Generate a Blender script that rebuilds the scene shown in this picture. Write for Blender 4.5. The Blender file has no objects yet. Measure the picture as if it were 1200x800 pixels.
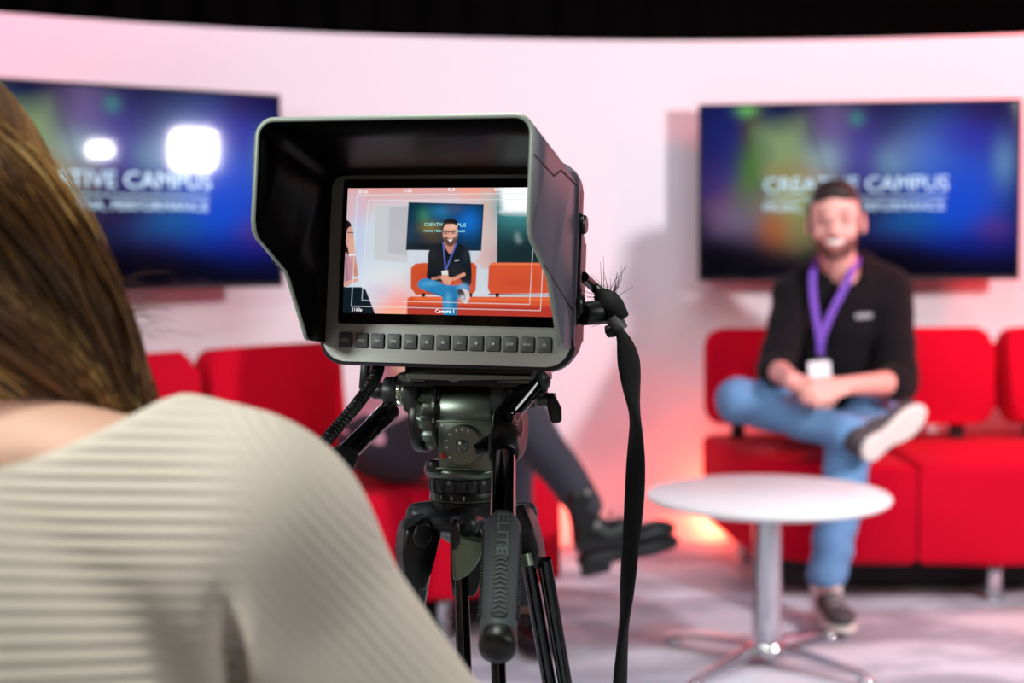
import bpy, bmesh, math, random
import numpy as np
from mathutils import Vector, Matrix, Euler, Quaternion
random.seed(7); rng = np.random.default_rng(7)
PI = math.pi
col = bpy.context.scene.collection
sc = bpy.context.scene

# ------------------------------------------------------------------ camera
CAMH = 1.07
cam_d = bpy.data.cameras.new('camera'); cam = bpy.data.objects.new('camera', cam_d); col.objects.link(cam)
cam_d.lens = 50; cam_d.sensor_width = 36
cam.matrix_world = Matrix.Translation((0, 0, CAMH)) @ Euler((math.radians(90 - 3.54), 0, 0)).to_matrix().to_4x4() @ Matrix.Rotation(-0.0073, 4, 'Z')
sc.camera = cam
cam_d.dof.use_dof = True; cam_d.dof.focus_distance = 0.985; cam_d.dof.aperture_fstop = 5.6
cam_d.dof.aperture_blades = 9
cam_d.clip_start = 0.02
CR = cam.matrix_world.to_3x3()
def at(px, py, Y):
    """world point at world depth Y seen at photo position px, py"""
    d = CR @ Vector(((px - 600) / 1666.667, (400 - py) / 1666.667, -1))
    return Vector((0, 0, CAMH)) + d * (Y / d.y)

# ------------------------------------------------------------------ colour / materials
def s2l(c):
    return tuple((x / 255 / 12.92) if x / 255 <= .04045 else ((x / 255 + .055) / 1.055) ** 2.4 for x in c)
MATS = {}
def mat(name, rgb, rough=.5, metal=0., spec=.5, var=0., vscale=20., bump=0., bscale=200., coat=0., sheen=0., sss=0., emis=None, estr=0., trans=0., dist=.001):
    m = bpy.data.materials.new(name); m.use_nodes = True
    nt = m.node_tree; b = nt.nodes['Principled BSDF']
    c = (*s2l(rgb), 1)
    b.inputs['Base Color'].default_value = c
    b.inputs['Roughness'].default_value = rough; b.inputs['Metallic'].default_value = metal
    b.inputs['Specular IOR Level'].default_value = spec
    b.inputs['Coat Weight'].default_value = coat
    b.inputs['Sheen Weight'].default_value = sheen
    b.inputs['Transmission Weight'].default_value = trans
    if sss: b.inputs['Subsurface Weight'].default_value = sss; b.inputs['Subsurface Radius'].default_value = (.01, .004, .002)
    if emis: b.inputs['Emission Color'].default_value = (*s2l(emis), 1); b.inputs['Emission Strength'].default_value = estr
    tc = nt.nodes.new('ShaderNodeTexCoord')
    if var:
        n = nt.nodes.new('ShaderNodeTexNoise'); n.inputs['Scale'].default_value = vscale; n.inputs['Detail'].default_value = 3
        r = nt.nodes.new('ShaderNodeMapRange'); r.inputs['To Min'].default_value = 1 - var; r.inputs['To Max'].default_value = 1 + var
        mx = nt.nodes.new('ShaderNodeMix'); mx.data_type = 'RGBA'; mx.blend_type = 'MULTIPLY'; mx.inputs['Factor'].default_value = 1
        nt.links.new(tc.outputs['Object'], n.inputs['Vector']); nt.links.new(n.outputs['Fac'], r.inputs['Value'])
        mx.inputs['A'].default_value = c; nt.links.new(r.outputs['Result'], mx.inputs['B'])
        nt.links.new(mx.outputs['Result'], b.inputs['Base Color'])
    if bump:
        n = nt.nodes.new('ShaderNodeTexNoise'); n.inputs['Scale'].default_value = bscale; n.inputs['Detail'].default_value = 2
        bp = nt.nodes.new('ShaderNodeBump'); bp.inputs['Strength'].default_value = bump; bp.inputs['Distance'].default_value = dist
        nt.links.new(tc.outputs['Object'], n.inputs['Vector']); nt.links.new(n.outputs['Fac'], bp.inputs['Height'])
        nt.links.new(bp.outputs['Normal'], b.inputs['Normal'])
    MATS[name] = m
    return m
M_wall = mat('white_set_wall', (236, 232, 238), .6, var=.01, vscale=2)
M_black = mat('matte_black', (10, 10, 12), .7, var=.1)
M_drape = mat('black_drape', (4, 4, 5), .95, var=.2, vscale=6, spec=.1)
M_red = mat('red_wool', (196, 2, 36), .9, var=.06, vscale=9, bump=.25, bscale=400, sheen=.03, spec=.1)
M_table = mat('white_laminate', (238, 238, 240), .35, var=.01)
M_chrome = mat('chrome', (215, 215, 220), .12, metal=1, var=.02)
M_alu = mat('brushed_aluminium', (165, 168, 168), .3, metal=1, var=.05)
M_face = mat('grey_anodised', (200, 202, 198), .45, metal=.3, var=.03, vscale=600, bump=.03, bscale=900, dist=.0003)
M_hous = mat('dark_violet_black_metal', (40, 36, 42), .38, metal=.5, var=.04, vscale=80)
M_hood = mat('hood_black_shell', (128, 119, 134), .45, metal=.2, var=.05, vscale=300, bump=.1, bscale=1500, dist=.0003)
M_hoodin = mat('hood_inner_black', (3, 3, 4), .34, spec=.04, var=.05)
M_rim = mat('hood_rim_lit_grey', (158, 166, 158), .4, metal=.2, var=.15, vscale=500)  # paler than the shell: the lit look of the edge is in the colour
M_seam = mat('seam_black', (6, 6, 7), .6, var=.05)
M_btn = mat('button_rubber', (96, 98, 98), .5, var=.06, vscale=900)
M_btnside = mat('button_edge_black', (14, 14, 15), .5, var=.05)
M_print = mat('white_print', (235, 235, 235), .6, var=.02)
M_glass = mat('screen_glass_black', (4, 4, 5), .06, spec=.6, var=.02)
M_head = mat('tripod_gunmetal', (112, 122, 113), .32, metal=.7, var=.05, vscale=200, bump=.05, bscale=900, dist=.0003)
M_blk = mat('tripod_black_plastic', (20, 21, 22), .38, var=.08, vscale=150)
M_blkgl = mat('tripod_gloss_black', (8, 8, 9), .1, spec=.7, var=.03)
M_cast = mat('tripod_dark_casting', (58, 60, 63), .4, metal=.45, var=.05, vscale=200)
M_green = mat('tripod_silver_green', (122, 134, 116), .38, metal=.6, var=.04, vscale=200)
M_gripm = mat('rubber_grip_grey', (74, 80, 86), .6, var=.06, vscale=300, bump=.1, bscale=1200, dist=.0004)
M_gripd = mat('rubber_grip_recess', (44, 48, 50), .7, var=.05)
M_ros = mat('rosette_steel', (205, 205, 190), .25, metal=.9, var=.1, vscale=400)
M_redp = mat('red_marker', (225, 70, 45), .4, var=.03)
M_pink = mat('pink_badge', (205, 120, 135), .5, var=.03)
M_strap = mat('black_braid', (13, 13, 15), .75, var=.4, vscale=900, bump=.6, bscale=1600, dist=.001)
M_tape = mat('grey_tape', (110, 108, 112), .5, var=.08)
M_cable = mat('cable_black', (12, 12, 13), .42, var=.1)
M_skin = mat('skin_fair', (236, 172, 160), .5, sss=.15, var=.05, vscale=25)
M_skinp = mat('skin_pale', (222, 168, 148), .5, sss=.15, var=.05, vscale=25)
M_hairdk = mat('hair_dark_brown', (34, 22, 20), .6, var=.35, vscale=120, bump=.5, bscale=300)
M_beard = mat('beard_brown', (104, 62, 56), .8, var=.3, vscale=150, bump=.5, bscale=400)
M_hoodie = mat('black_fleece', (13, 11, 16), .9, var=.1, vscale=30, bump=.2, bscale=200, sheen=.06, spec=.2)
M_tee = mat('black_cotton', (9, 9, 11), .9, var=.1)
M_denim = mat('light_blue_denim', (98, 142, 186), .85, var=.16, vscale=14, bump=.3, bscale=500)
M_sole = mat('white_rubber', (222, 214, 208), .6, var=.05)
M_sock = mat('white_sock', (228, 222, 220), .9, var=.05)
M_shoe = mat('grey_canvas', (74, 68, 72), .8, var=.1, vscale=60)
M_lace = mat('white_lace', (225, 222, 225), .8, var=.03)
M_lany = mat('purple_ribbon', (112, 66, 184), .7, var=.3, vscale=60)
M_card = mat('white_card', (238, 236, 240), .35, var=.02)
M_navy = mat('navy_trousers', (33, 32, 46), .8, var=.1, vscale=20, bump=.2, bscale=300, sheen=.1)
M_boot = mat('black_leather', (18, 17, 19), .32, var=.1, vscale=40, bump=.2, bscale=120)
M_bsole = mat('black_rubber_sole', (15, 15, 17), .55, var=.05)
M_shirt = mat('pink_cotton', (214, 158, 176), .85, var=.05)
M_tooth = mat('teeth_white', (238, 232, 226), .3, var=.02)
M_eyew = mat('eye_white', (150, 110, 104), .2, var=.02)
M_eye = mat('eye_dark', (30, 22, 20), .2, var=.02)
M_lip = mat('lip_rose', (178, 84, 84), .5, var=.04)
M_spec = mat('clear_frame', (150, 118, 122), .25, var=.02)
M_specd = mat('dark_frame', (30, 26, 28), .3, var=.02)

def hairmat():
    m = bpy.data.materials.new('streaked_brown_hair'); m.use_nodes = True; nt = m.node_tree; b = nt.nodes['Principled BSDF']
    a = nt.nodes.new('ShaderNodeAttribute'); a.attribute_name = 'shade'
    r = nt.nodes.new('ShaderNodeValToRGB'); e = r.color_ramp.elements
    e[0].position = 0; e[0].color = (*s2l((60, 38, 25)), 1); e[1].position = 1; e[1].color = (*s2l((255, 214, 138)), 1)
    x = r.color_ramp.elements.new(.45); x.color = (*s2l((140, 92, 50)), 1)
    x = r.color_ramp.elements.new(.8); x.color = (*s2l((206, 150, 80)), 1)
    nt.links.new(a.outputs['Fac'], r.inputs['Fac']); nt.links.new(r.outputs['Color'], b.inputs['Base Color'])
    b.inputs['Roughness'].default_value = .34; b.inputs['Specular IOR Level'].default_value = .6
    return m
M_hair = hairmat()

def screenmat(name, rough, strength=1.):
    m = bpy.data.materials.new(name); m.use_nodes = True; nt = m.node_tree; b = nt.nodes['Principled BSDF']
    a = nt.nodes.new('ShaderNodeAttribute'); a.attribute_name = 'picture'
    b.inputs['Base Color'].default_value = (.002, .002, .003, 1); b.inputs['Roughness'].default_value = rough
    nt.links.new(a.outputs['Color'], b.inputs['Emission Color']); b.inputs['Emission Strength'].default_value = strength
    return m

def floormat():
    m = bpy.data.materials.new('grey_mottled_carpet'); m.use_nodes = True; nt = m.node_tree; b = nt.nodes['Principled BSDF']
    tc = nt.nodes.new('ShaderNodeTexCoord'); mp = nt.nodes.new('ShaderNodeMapping'); mp.inputs['Scale'].default_value = (1.3, 3.2, 1)
    mp.inputs['Rotation'].default_value = (0, 0, .25)
    n = nt.nodes.new('ShaderNodeTexNoise'); n.inputs['Scale'].default_value = 1.5; n.inputs['Detail'].default_value = 5; n.inputs['Roughness'].default_value = .6
    r = nt.nodes.new('ShaderNodeValToRGB'); e = r.color_ramp.elements
    e[0].position = .42; e[0].color = (*s2l((162, 162, 174)), 1); e[1].position = .58; e[1].color = (*s2l((216, 218, 228)), 1)
    nt.links.new(tc.outputs['Object'], mp.inputs['Vector']); nt.links.new(mp.outputs['Vector'], n.inputs['Vector'])
    nt.links.new(n.outputs['Fac'], r.inputs['Fac']); nt.links.new(r.outputs['Color'], b.inputs['Base Color'])
    n2 = nt.nodes.new('ShaderNodeTexNoise'); n2.inputs['Scale'].default_value = 300
    bp = nt.nodes.new('ShaderNodeBump'); bp.inputs['Strength'].default_value = .4; bp.inputs['Distance'].default_value = .003
    nt.links.new(tc.outputs['Object'], n2.inputs['Vector']); nt.links.new(n2.outputs['Fac'], bp.inputs['Height']); nt.links.new(bp.outputs['Normal'], b.inputs['Normal'])
    b.inputs['Roughness'].default_value = .7; b.inputs['Specular IOR Level'].default_value = .3
    return m
M_floor = floormat()

def sweatermat():
    m = bpy.data.materials.new('cream_ribbed_knit'); m.use_nodes = True; nt = m.node_tree; b = nt.nodes['Principled BSDF']
    def attr(n): a = nt.nodes.new('ShaderNodeAttribute'); a.attribute_name = n; return a.outputs['Fac']
    def mth(op, x, y=None, z=None):
        k = nt.nodes.new('ShaderNodeMath'); k.operation = op
        for i, v in enumerate((x, y, z)):
            if v is None: continue
            if isinstance(v, (int, float)): k.inputs[i].default_value = v
            else: nt.links.new(v, k.inputs[i])
        return k.outputs[0]
    def wave(n, pitch, amp): return mth('MULTIPLY', mth('SINE', mth('MULTIPLY', attr(n), 2 * PI / pitch)), amp)
    body = mth('ADD', wave('rib', .0056, 1.), wave('wale', .0026, .15)); arm = mth('ADD', wave('arm_rib', .0040, .20), wave('arm_wale', .0030, .16))
    w = attr('arm_weight'); h = mth('ADD', mth('MULTIPLY', body, mth('SUBTRACT', 1., w)), mth('MULTIPLY', arm, w))
    bp = nt.nodes.new('ShaderNodeBump'); bp.inputs['Strength'].default_value = .75; bp.inputs['Distance'].default_value = .0008
    nt.links.new(h, bp.inputs['Height']); nt.links.new(bp.outputs['Normal'], b.inputs['Normal'])
    b.inputs['Base Color'].default_value = (*s2l((222, 207, 195)), 1)
    b.inputs['Roughness'].default_value = .9; b.inputs['Sheen Weight'].default_value = .15; b.inputs['Specular IOR Level'].default_value = .2
    return m
M_knit = sweatermat()

# ------------------------------------------------------------------ object helpers
def link(name, me, m=None, parent=None, smooth=None):
    o = bpy.data.objects.new(name, me); col.objects.link(o)
    if m is not None:
        for x in (m if isinstance(m, (list, tuple)) else [m]): me.materials.append(x)
    if parent is not None: o.parent = parent
    if smooth is not None:
        me.polygons.foreach_set('use_smooth', [True] * len(me.polygons))
        if smooth < 180:
            try: me.set_sharp_from_angle(angle=math.radians(smooth))
            except Exception: pass
    return o
def obj(name, bm, m, parent=None, smooth=35):
    me = bpy.data.meshes.new(name); bmesh.ops.recalc_face_normals(bm, faces=bm.faces); bm.to_mesh(me); bm.free()
    return link(name, me, m, parent, smooth)
def tag(o, label=None, cat=None, group=None, kind=None):
    if label: o['label'] = label
    if cat: o['category'] = cat
    if group: o['group'] = group
    if kind: o['kind'] = kind
    return o
def empty(name, loc=(0, 0, 0), mw=None):
    o = bpy.data.objects.new(name, None); col.objects.link(o); o.empty_display_size = .05
    o.location = loc
    if mw is not None: o.matrix_world = mw
    return o
def add_box(bm, c, s, rot=None, bev=0., seg=2):
    r = bmesh.ops.create_cube(bm, size=1)
    vs = r['verts']
    bmesh.ops.scale(bm, vec=s, verts=vs)
    if bev > 0:
        es = list({e for v in vs for e in v.link_edges})
        rr = bmesh.ops.bevel(bm, geom=es, offset=bev, segments=seg, affect='EDGES', profile=.5)
        vs = list({v for f in rr['faces'] for v in f.verts} | {v for v in vs if v.is_valid})
        # bevel keeps the inner faces' verts in rr faces
    if rot is not None: bmesh.ops.rotate(bm, cent=(0, 0, 0), matrix=rot, verts=vs)
    bmesh.ops.translate(bm, vec=c, verts=vs)
    return vs
def basis(d):
    d = Vector(d).normalized(); q = d.to_track_quat('Z', 'Y'); return q.to_matrix()
def add_lathe(bm, prof, origin=(0, 0, 0), axis=(0, 0, 1), n=32, scal=None, nsc=0, sc_range=(0, 0)):
    """prof: list (r, h). closed at ends where r == 0. scal: scallop depth for profile points in sc_range"""
    B = basis(axis); o = Vector(origin); rings = []
    for i, (r, h) in enumerate(prof):
        if r <= 1e-7:
            rings.append([bm.verts.new(o + B @ Vector((0, 0, h)))]); continue
        ring = []
        for k in range(n):
            a = 2 * PI * k / n; rr = r
            if scal and sc_range[0] <= i <= sc_range[1]:
                rr = r - scal * max(0, math.cos(a * nsc)) ** 1.0
            ring.append(bm.verts.new(o + B @ Vector((rr * math.cos(a), rr * math.sin(a), h))))
        rings.append(ring)
    for A, C in zip(rings, rings[1:]):
        if len(A) == 1 and len(C) == 1: continue
        for k in range(n):
            k2 = (k + 1) % n
            if len(A) == 1: bm.faces.new((A[0], C[k], C[k2]))
            elif len(C) == 1: bm.faces.new((A[k], C[0], A[k2]))
            else: bm.faces.new((A[k], C[k], C[k2], A[k2]))
def cyl_prof(r, L, b=.0):
    if b <= 0: return [(0, 0), (r, 0), (r, L), (0, L)]
    return [(0, 0), (r - b, 0), (r - b * .3, b * .3), (r, b), (r, L - b), (r - b * .3, L - b * .3), (r - b, L), (0, L)]
def add_cyl(bm, a, b, r, bev=0., n=32):
    a = Vector(a); b = Vector(b); add_lathe(bm, cyl_prof(r, (b - a).length, bev), a, b - a, n)
def catmull(P, sub=6, closed=False):
    P = [Vector(p) for p in P]; n = len(P); out = []
    rng_ = range(n) if closed else range(n - 1)
    for i in rng_:
        g = (lambda k: P[k % n]) if closed else (lambda k: P[min(max(k, 0), n - 1)])
        p0, p1, p2, p3 = g(i - 1), g(i), g(i + 1), g(i + 2)
        for s in range(sub):
            t = s / sub
            out.append(.5 * ((2 * p1) + (p2 - p0) * t + (2 * p0 - 5 * p1 + 4 * p2 - p3) * t * t + (3 * p1 - p0 - 3 * p2 + p3) * t ** 3))
    if not closed: out.append(P[-1])
    return out
def add_tube(bm, pts, rad, n=12, flat=None, cap=True, twist=None):
    """rad: float or list. flat: (a,b) multipliers of the section"""
    pts = [Vector(p) for p in pts]; m = len(pts)
    rad = [rad] * m if not hasattr(rad, '__len__') else rad
    up = Vector((0, 0, 1)); rings = []; prevx = None
    for i, p in enumerate(pts):
        t = (pts[min(i + 1, m - 1)] - pts[max(i - 1, 0)]).normalized()
        if prevx is None:
            x = t.cross(up if abs(t.dot(up)) < .95 else Vector((1, 0, 0))).normalized()
        else: x = (prevx - t * prevx.dot(t)).normalized()
        prevx = x; y = t.cross(x)
        fa, fb = flat if flat else (1, 1)
        tw = twist[i] if twist else 0
        ring = []
        for k in range(n):
            a = 2 * PI * k / n; u = fa * rad[i] * math.cos(a); v = fb * rad[i] * math.sin(a)
            u, v = u * math.cos(tw) - v * math.sin(tw), u * math.sin(tw) + v * math.cos(tw)
            ring.append(bm.verts.new(p + x * u + y * v))
        rings.append(ring)
    for A, C in zip(rings, rings[1:]):
        for k in range(n): bm.faces.new((A[k], A[(k + 1) % n], C[(k + 1) % n], C[k]))
    if cap: bm.faces.new(rings[0][::-1]); bm.faces.new(rings[-1])
def add_prism(bm, poly, h0, h1, M=None, bev=0., seg=3):
    """poly 2d (x,y) extruded z h0..h1, mapped by M (Matrix 4x4)"""
    lo = [bm.verts.new((x, y, h0)) for x, y in poly]; hi = [bm.verts.new((x, y, h1)) for x, y in poly]
    n = len(poly); fs = [bm.faces.new(lo[::-1]), bm.faces.new(hi)]
    for i in range(n): fs.append(bm.faces.new((lo[i], lo[(i + 1) % n], hi[(i + 1) % n], hi[i])))
    vs = set(lo + hi)
    if bev > 0:
        es = list({e for f in (fs[0], fs[1]) for e in f.edges})
        rr = bmesh.ops.bevel(bm, geom=es, offset=bev, segments=seg, affect='EDGES', profile=.5)
        vs = {v for f in rr['faces'] for v in f.verts} | {v for v in vs if v.is_valid}
    if M is not None: bmesh.ops.transform(bm, matrix=M, verts=list(vs))
    return list(vs)
def rrect(x0, y0, x1, y1, r, n=6, rs=None):
    rs = rs or (r, r, r, r); out = []      # order: br, tr, tl, bl
    for (cx, cy, a0), rr in zip(((x1, y0, -90), (x1, y1, 0), (x0, y1, 90), (x0, y0, 180)), rs):
        sx = -1 if cx == x1 else 1; sy = 1 if cy == y0 else -1
        for k in range(n + 1):
            a = math.radians(a0 + 90 * k / n); out.append((cx + sx * rr + rr * math.cos(a), cy + sy * rr + rr * math.sin(a)))
    return out
XZ = Matrix(((1, 0, 0, 0), (0, 0, -1, 0), (0, 1, 0, 0), (0, 0, 0, 1)))   # (x,y,h) -> (x,-h,y): drawn in the x-z plane, h grows towards the viewer
def text_mesh(s, size, bold=0., align='CENTER', depth=0.):
    cu = bpy.data.curves.new('t', 'FONT'); cu.body = s; cu.size = size; cu.align_x = align; cu.align_y = 'CENTER'; cu.offset = bold; cu.extrude = depth; cu.resolution_u = 3
    o = bpy.data.objects.new('t', cu); col.objects.link(o)
    dg = bpy.context.evaluated_depsgraph_get(); me = bpy.data.meshes.new_from_object(o.evaluated_get(dg))
    bpy.data.objects.remove(o); me.materials.clear(); return me
def text_obj(name, s, size, m, parent, M, bold=0., align='CENTER', width=None, depth=0.):
    me = text_mesh(s, size, bold, align, depth)
    if width:
        xs = [v.co.x for v in me.vertices]; k = width / (max(xs) - min(xs)); me.transform(Matrix.Diagonal((k, 1, 1, 1)))
    me.transform(M); return link(name, me, m, parent)

# ------------------------------------------------------------------ implicit surfaces
class SDF:
    def __init__(s, lo, hi, h):
        s.h = h; s.lo = np.array(lo, float); s.n = np.ceil((np.array(hi) - s.lo) / h).astype(int) + 1
        s.F = np.full(s.n, .05, np.float32)
    def _sub(s, lo, hi):
        i0 = np.maximum(np.floor((lo - s.lo) / s.h).astype(int), 0); i1 = np.minimum(np.ceil((hi - s.lo) / s.h).astype(int) + 1, s.n)
        if np.any(i1 <= i0): return None, None
        g = [(s.lo[a] + s.h * np.arange(i0[a], i1[a])).astype(np.float32) for a in range(3)]
        sl = tuple(slice(i0[a], i1[a]) for a in range(3))
        return sl, (g[0][:, None, None], g[1][None, :, None], g[2][None, None, :])
    def _comb(s, sl, d, k, op):
        F = s.F[sl]
        if op == 'add':
            if k > 0:
                hh = np.clip(.5 + .5 * (F - d) / k, 0, 1); s.F[sl] = F * (1 - hh) + d * hh - k * hh * (1 - hh)
            else: s.F[sl] = np.minimum(F, d)
        else:
            if k > 0:
                hh = np.clip(.5 - .5 * (F + d) / k, 0, 1); s.F[sl] = F * (1 - hh) - d * hh + k * hh * (1 - hh)
            else: s.F[sl] = np.maximum(F, -d)
    def rc(s, a, b, ra, rb, k=.02, op='add', infl=0.):
        a = np.array(a, float); b = np.array(b, float); ra += infl; rb += infl
        m = max(ra, rb) + k + .02
        sl, g = s._sub(np.minimum(a, b) - m, np.maximum(a, b) + m)
        if sl is None: return s
        ba = b - a; L2 = max(ba @ ba, 1e-12)
        t = np.clip(((g[0] - a[0]) * ba[0] + (g[1] - a[1]) * ba[1] + (g[2] - a[2]) * ba[2]) / L2, 0, 1)
        d = np.sqrt((g[0] - a[0] - t * ba[0]) ** 2 + (g[1] - a[1] - t * ba[1]) ** 2 + (g[2] - a[2] - t * ba[2]) ** 2) - (ra + (rb - ra) * t)
        s._comb(sl, d, k, op); return s
    def chain(s, pts, rs, k=.02, infl=0.):
        for i in range(len(pts) - 1): s.rc(pts[i], pts[i + 1], rs[i], rs[i + 1], k, infl=infl)
        return s
    def ell(s, c, r, R=None, k=.02, op='add', infl=0.):
        c = np.array(c, float); r = np.array(r, float) + infl; m = max(r) + k + .02
        sl, g = s._sub(c - m, c + m)
        if sl is None: return s
        x, y, z = g[0] - c[0], g[1] - c[1], g[2] - c[2]
        if R is not None:
            R = np.array(R)      # columns: local axes
            x, y, z = (x * R[0, 0] + y * R[1, 0] + z * R[2, 0], x * R[0, 1] + y * R[1, 1] + z * R[2, 1], x * R[0, 2] + y * R[1, 2] + z * R[2, 2])
        k0 = np.sqrt((x / r[0]) ** 2 + (y / r[1]) ** 2 + (z / r[2]) ** 2); k1 = np.sqrt((x / r[0] ** 2) ** 2 + (y / r[1] ** 2) ** 2 + (z / r[2] ** 2) ** 2)
        d = k0 * (k0 - 1) / np.maximum(k1, 1e-6)
        s._comb(sl, d, k, op); return s
    def box(s, c, hs, R=None, rr=.01, k=.01, op='add'):
        c = np.array(c, float); m = float(np.linalg.norm(hs)) + k + .02
        sl, g = s._sub(c - m, c + m)
        if sl is None: return s
        x, y, z = g[0] - c[0], g[1] - c[1], g[2] - c[2]
        if R is not None:
            R = np.array(R)
            x, y, z = (x * R[0, 0] + y * R[1, 0] + z * R[2, 0], x * R[0, 1] + y * R[1, 1] + z * R[2, 1], x * R[0, 2] + y * R[1, 2] + z * R[2, 2])
        q = [np.abs(v) - (h_ - rr) for v, h_ in zip((x, y, z), hs)]
        d = np.sqrt(np.maximum(q[0], 0) ** 2 + np.maximum(q[1], 0) ** 2 + np.maximum(q[2], 0) ** 2) + np.minimum(np.maximum(np.maximum(q[0], q[1]), q[2]), 0) - rr
        s._comb(sl, d, k, op); return s
    def cut(s, p, n):
        """remove the side n points to"""
        g = [(s.lo[a] + s.h * np.arange(s.n[a])).astype(np.float32) for a in range(3)]; n = np.array(n, float); n /= np.linalg.norm(n)
        d = (g[0][:, None, None] - p[0]) * n[0] + (g[1][None, :, None] - p[1]) * n[1] + (g[2][None, None, :] - p[2]) * n[2]
        s.F = np.maximum(s.F, d); return s
    def warp(s, fn):
        g = [(s.lo[a] + s.h * np.arange(s.n[a])).astype(np.float32) for a in range(3)]
        s.F = s.F + fn(g[0][:, None, None], g[1][None, :, None], g[2][None, None, :]).astype(np.float32); return s
    def mesh(s):
        F = s.F; F[0], F[-1] = .05, .05; F[:, 0], F[:, -1] = .05, .05; F[:, :, 0], F[:, :, -1] = .05, .05
        I = F < 0; nx, ny, nz = F.shape
        cnt = np.zeros((nx - 1, ny - 1, nz - 1), np.int8); offs = [(i, j, k) for i in (0, 1) for j in (0, 1) for k in (0, 1)]
        for i, j, k in offs: cnt += I[i:nx - 1 + i, j:ny - 1 + j, k:nz - 1 + k]
        act = np.argwhere((cnt > 0) & (cnt < 8)); idx = np.full(cnt.shape, -1, np.int32); idx[act[:, 0], act[:, 1], act[:, 2]] = np.arange(len(act))
        V = [F[act[:, 0] + i, act[:, 1] + j, act[:, 2] + k] for i, j, k in offs]
        acc = np.zeros((len(act), 3)); w = np.zeros(len(act)); O = np.array(offs, float)
        for a in range(8):
            for b in range(a + 1, 8):
                if np.abs(O[a] - O[b]).sum() != 1: continue
                x = (V[a] < 0) != (V[b] < 0); den = np.where(x, V[a] - V[b], 1); t = np.where(x, V[a] / den, 0)
                acc += np.where(x[:, None], O[a] + (O[b] - O[a]) * t[:, None], 0); w += x
        P = s.lo + s.h * (act + acc / w[:, None])
        quads = []
        for ax in range(3):
            sl0 = [slice(None)] * 3; sl1 = [slice(None)] * 3; sl0[ax] = slice(0, -1); sl1[ax] = slice(1, None)
            A = I[tuple(sl0)]; B = I[tuple(sl1)]; E = np.argwhere(A != B); o1, o2 = [(1, 2), (2, 0), (0, 1)][ax]
            E = E[(E[:, o1] > 0) & (E[:, o2] > 0) & (E[:, o1] < F.shape[o1] - 1) & (E[:, o2] < F.shape[o2] - 1)]
            ins = A[E[:, 0], E[:, 1], E[:, 2]]; q = []
            for d1, d2 in ((-1, -1), (0, -1), (0, 0), (-1, 0)):
                C = E.copy(); C[:, o1] += d1; C[:, o2] += d2; q.append(idx[C[:, 0], C[:, 1], C[:, 2]])
            q = np.stack(q, 1); q[~ins] = q[~ins][:, ::-1]; quads.append(q)
        Q = np.concatenate(quads); Q = Q[(Q >= 0).all(1)]
        # light relaxation
        P0 = P.copy()
        for _ in range(2):
            S = np.zeros_like(P); W = np.zeros(len(P))
            for a, b in ((0, 1), (1, 2), (2, 3), (3, 0)):
                np.add.at(S, Q[:, a], P[Q[:, b]]); np.add.at(S, Q[:, b], P[Q[:, a]]); np.add.at(W, Q[:, a], 1); np.add.at(W, Q[:, b], 1)
            P = P * .5 + .5 * S / np.maximum(W, 1)[:, None]
        return P, Q
def np_mesh(name, P, Q):
    me = bpy.data.meshes.new(name); k = Q.shape[1]
    me.vertices.add(len(P)); me.vertices.foreach_set('co', np.asarray(P, np.float32).ravel())
    me.loops.add(Q.size); me.loops.foreach_set('vertex_index', Q.astype(np.int32).ravel())
    me.polygons.add(len(Q)); me.polygons.foreach_set('loop_start', (np.arange(len(Q)) * k).astype(np.int32))
    me.polygons.foreach_set('loop_total', np.full(len(Q), k, np.int32)); me.update(calc_edges=True); me.validate()
    return me
def sdf_obj(name, S, m, parent=None):
    P, Q = S.mesh(); return link(name, np_mesh(name, P, Q), m, parent, 180)

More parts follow.
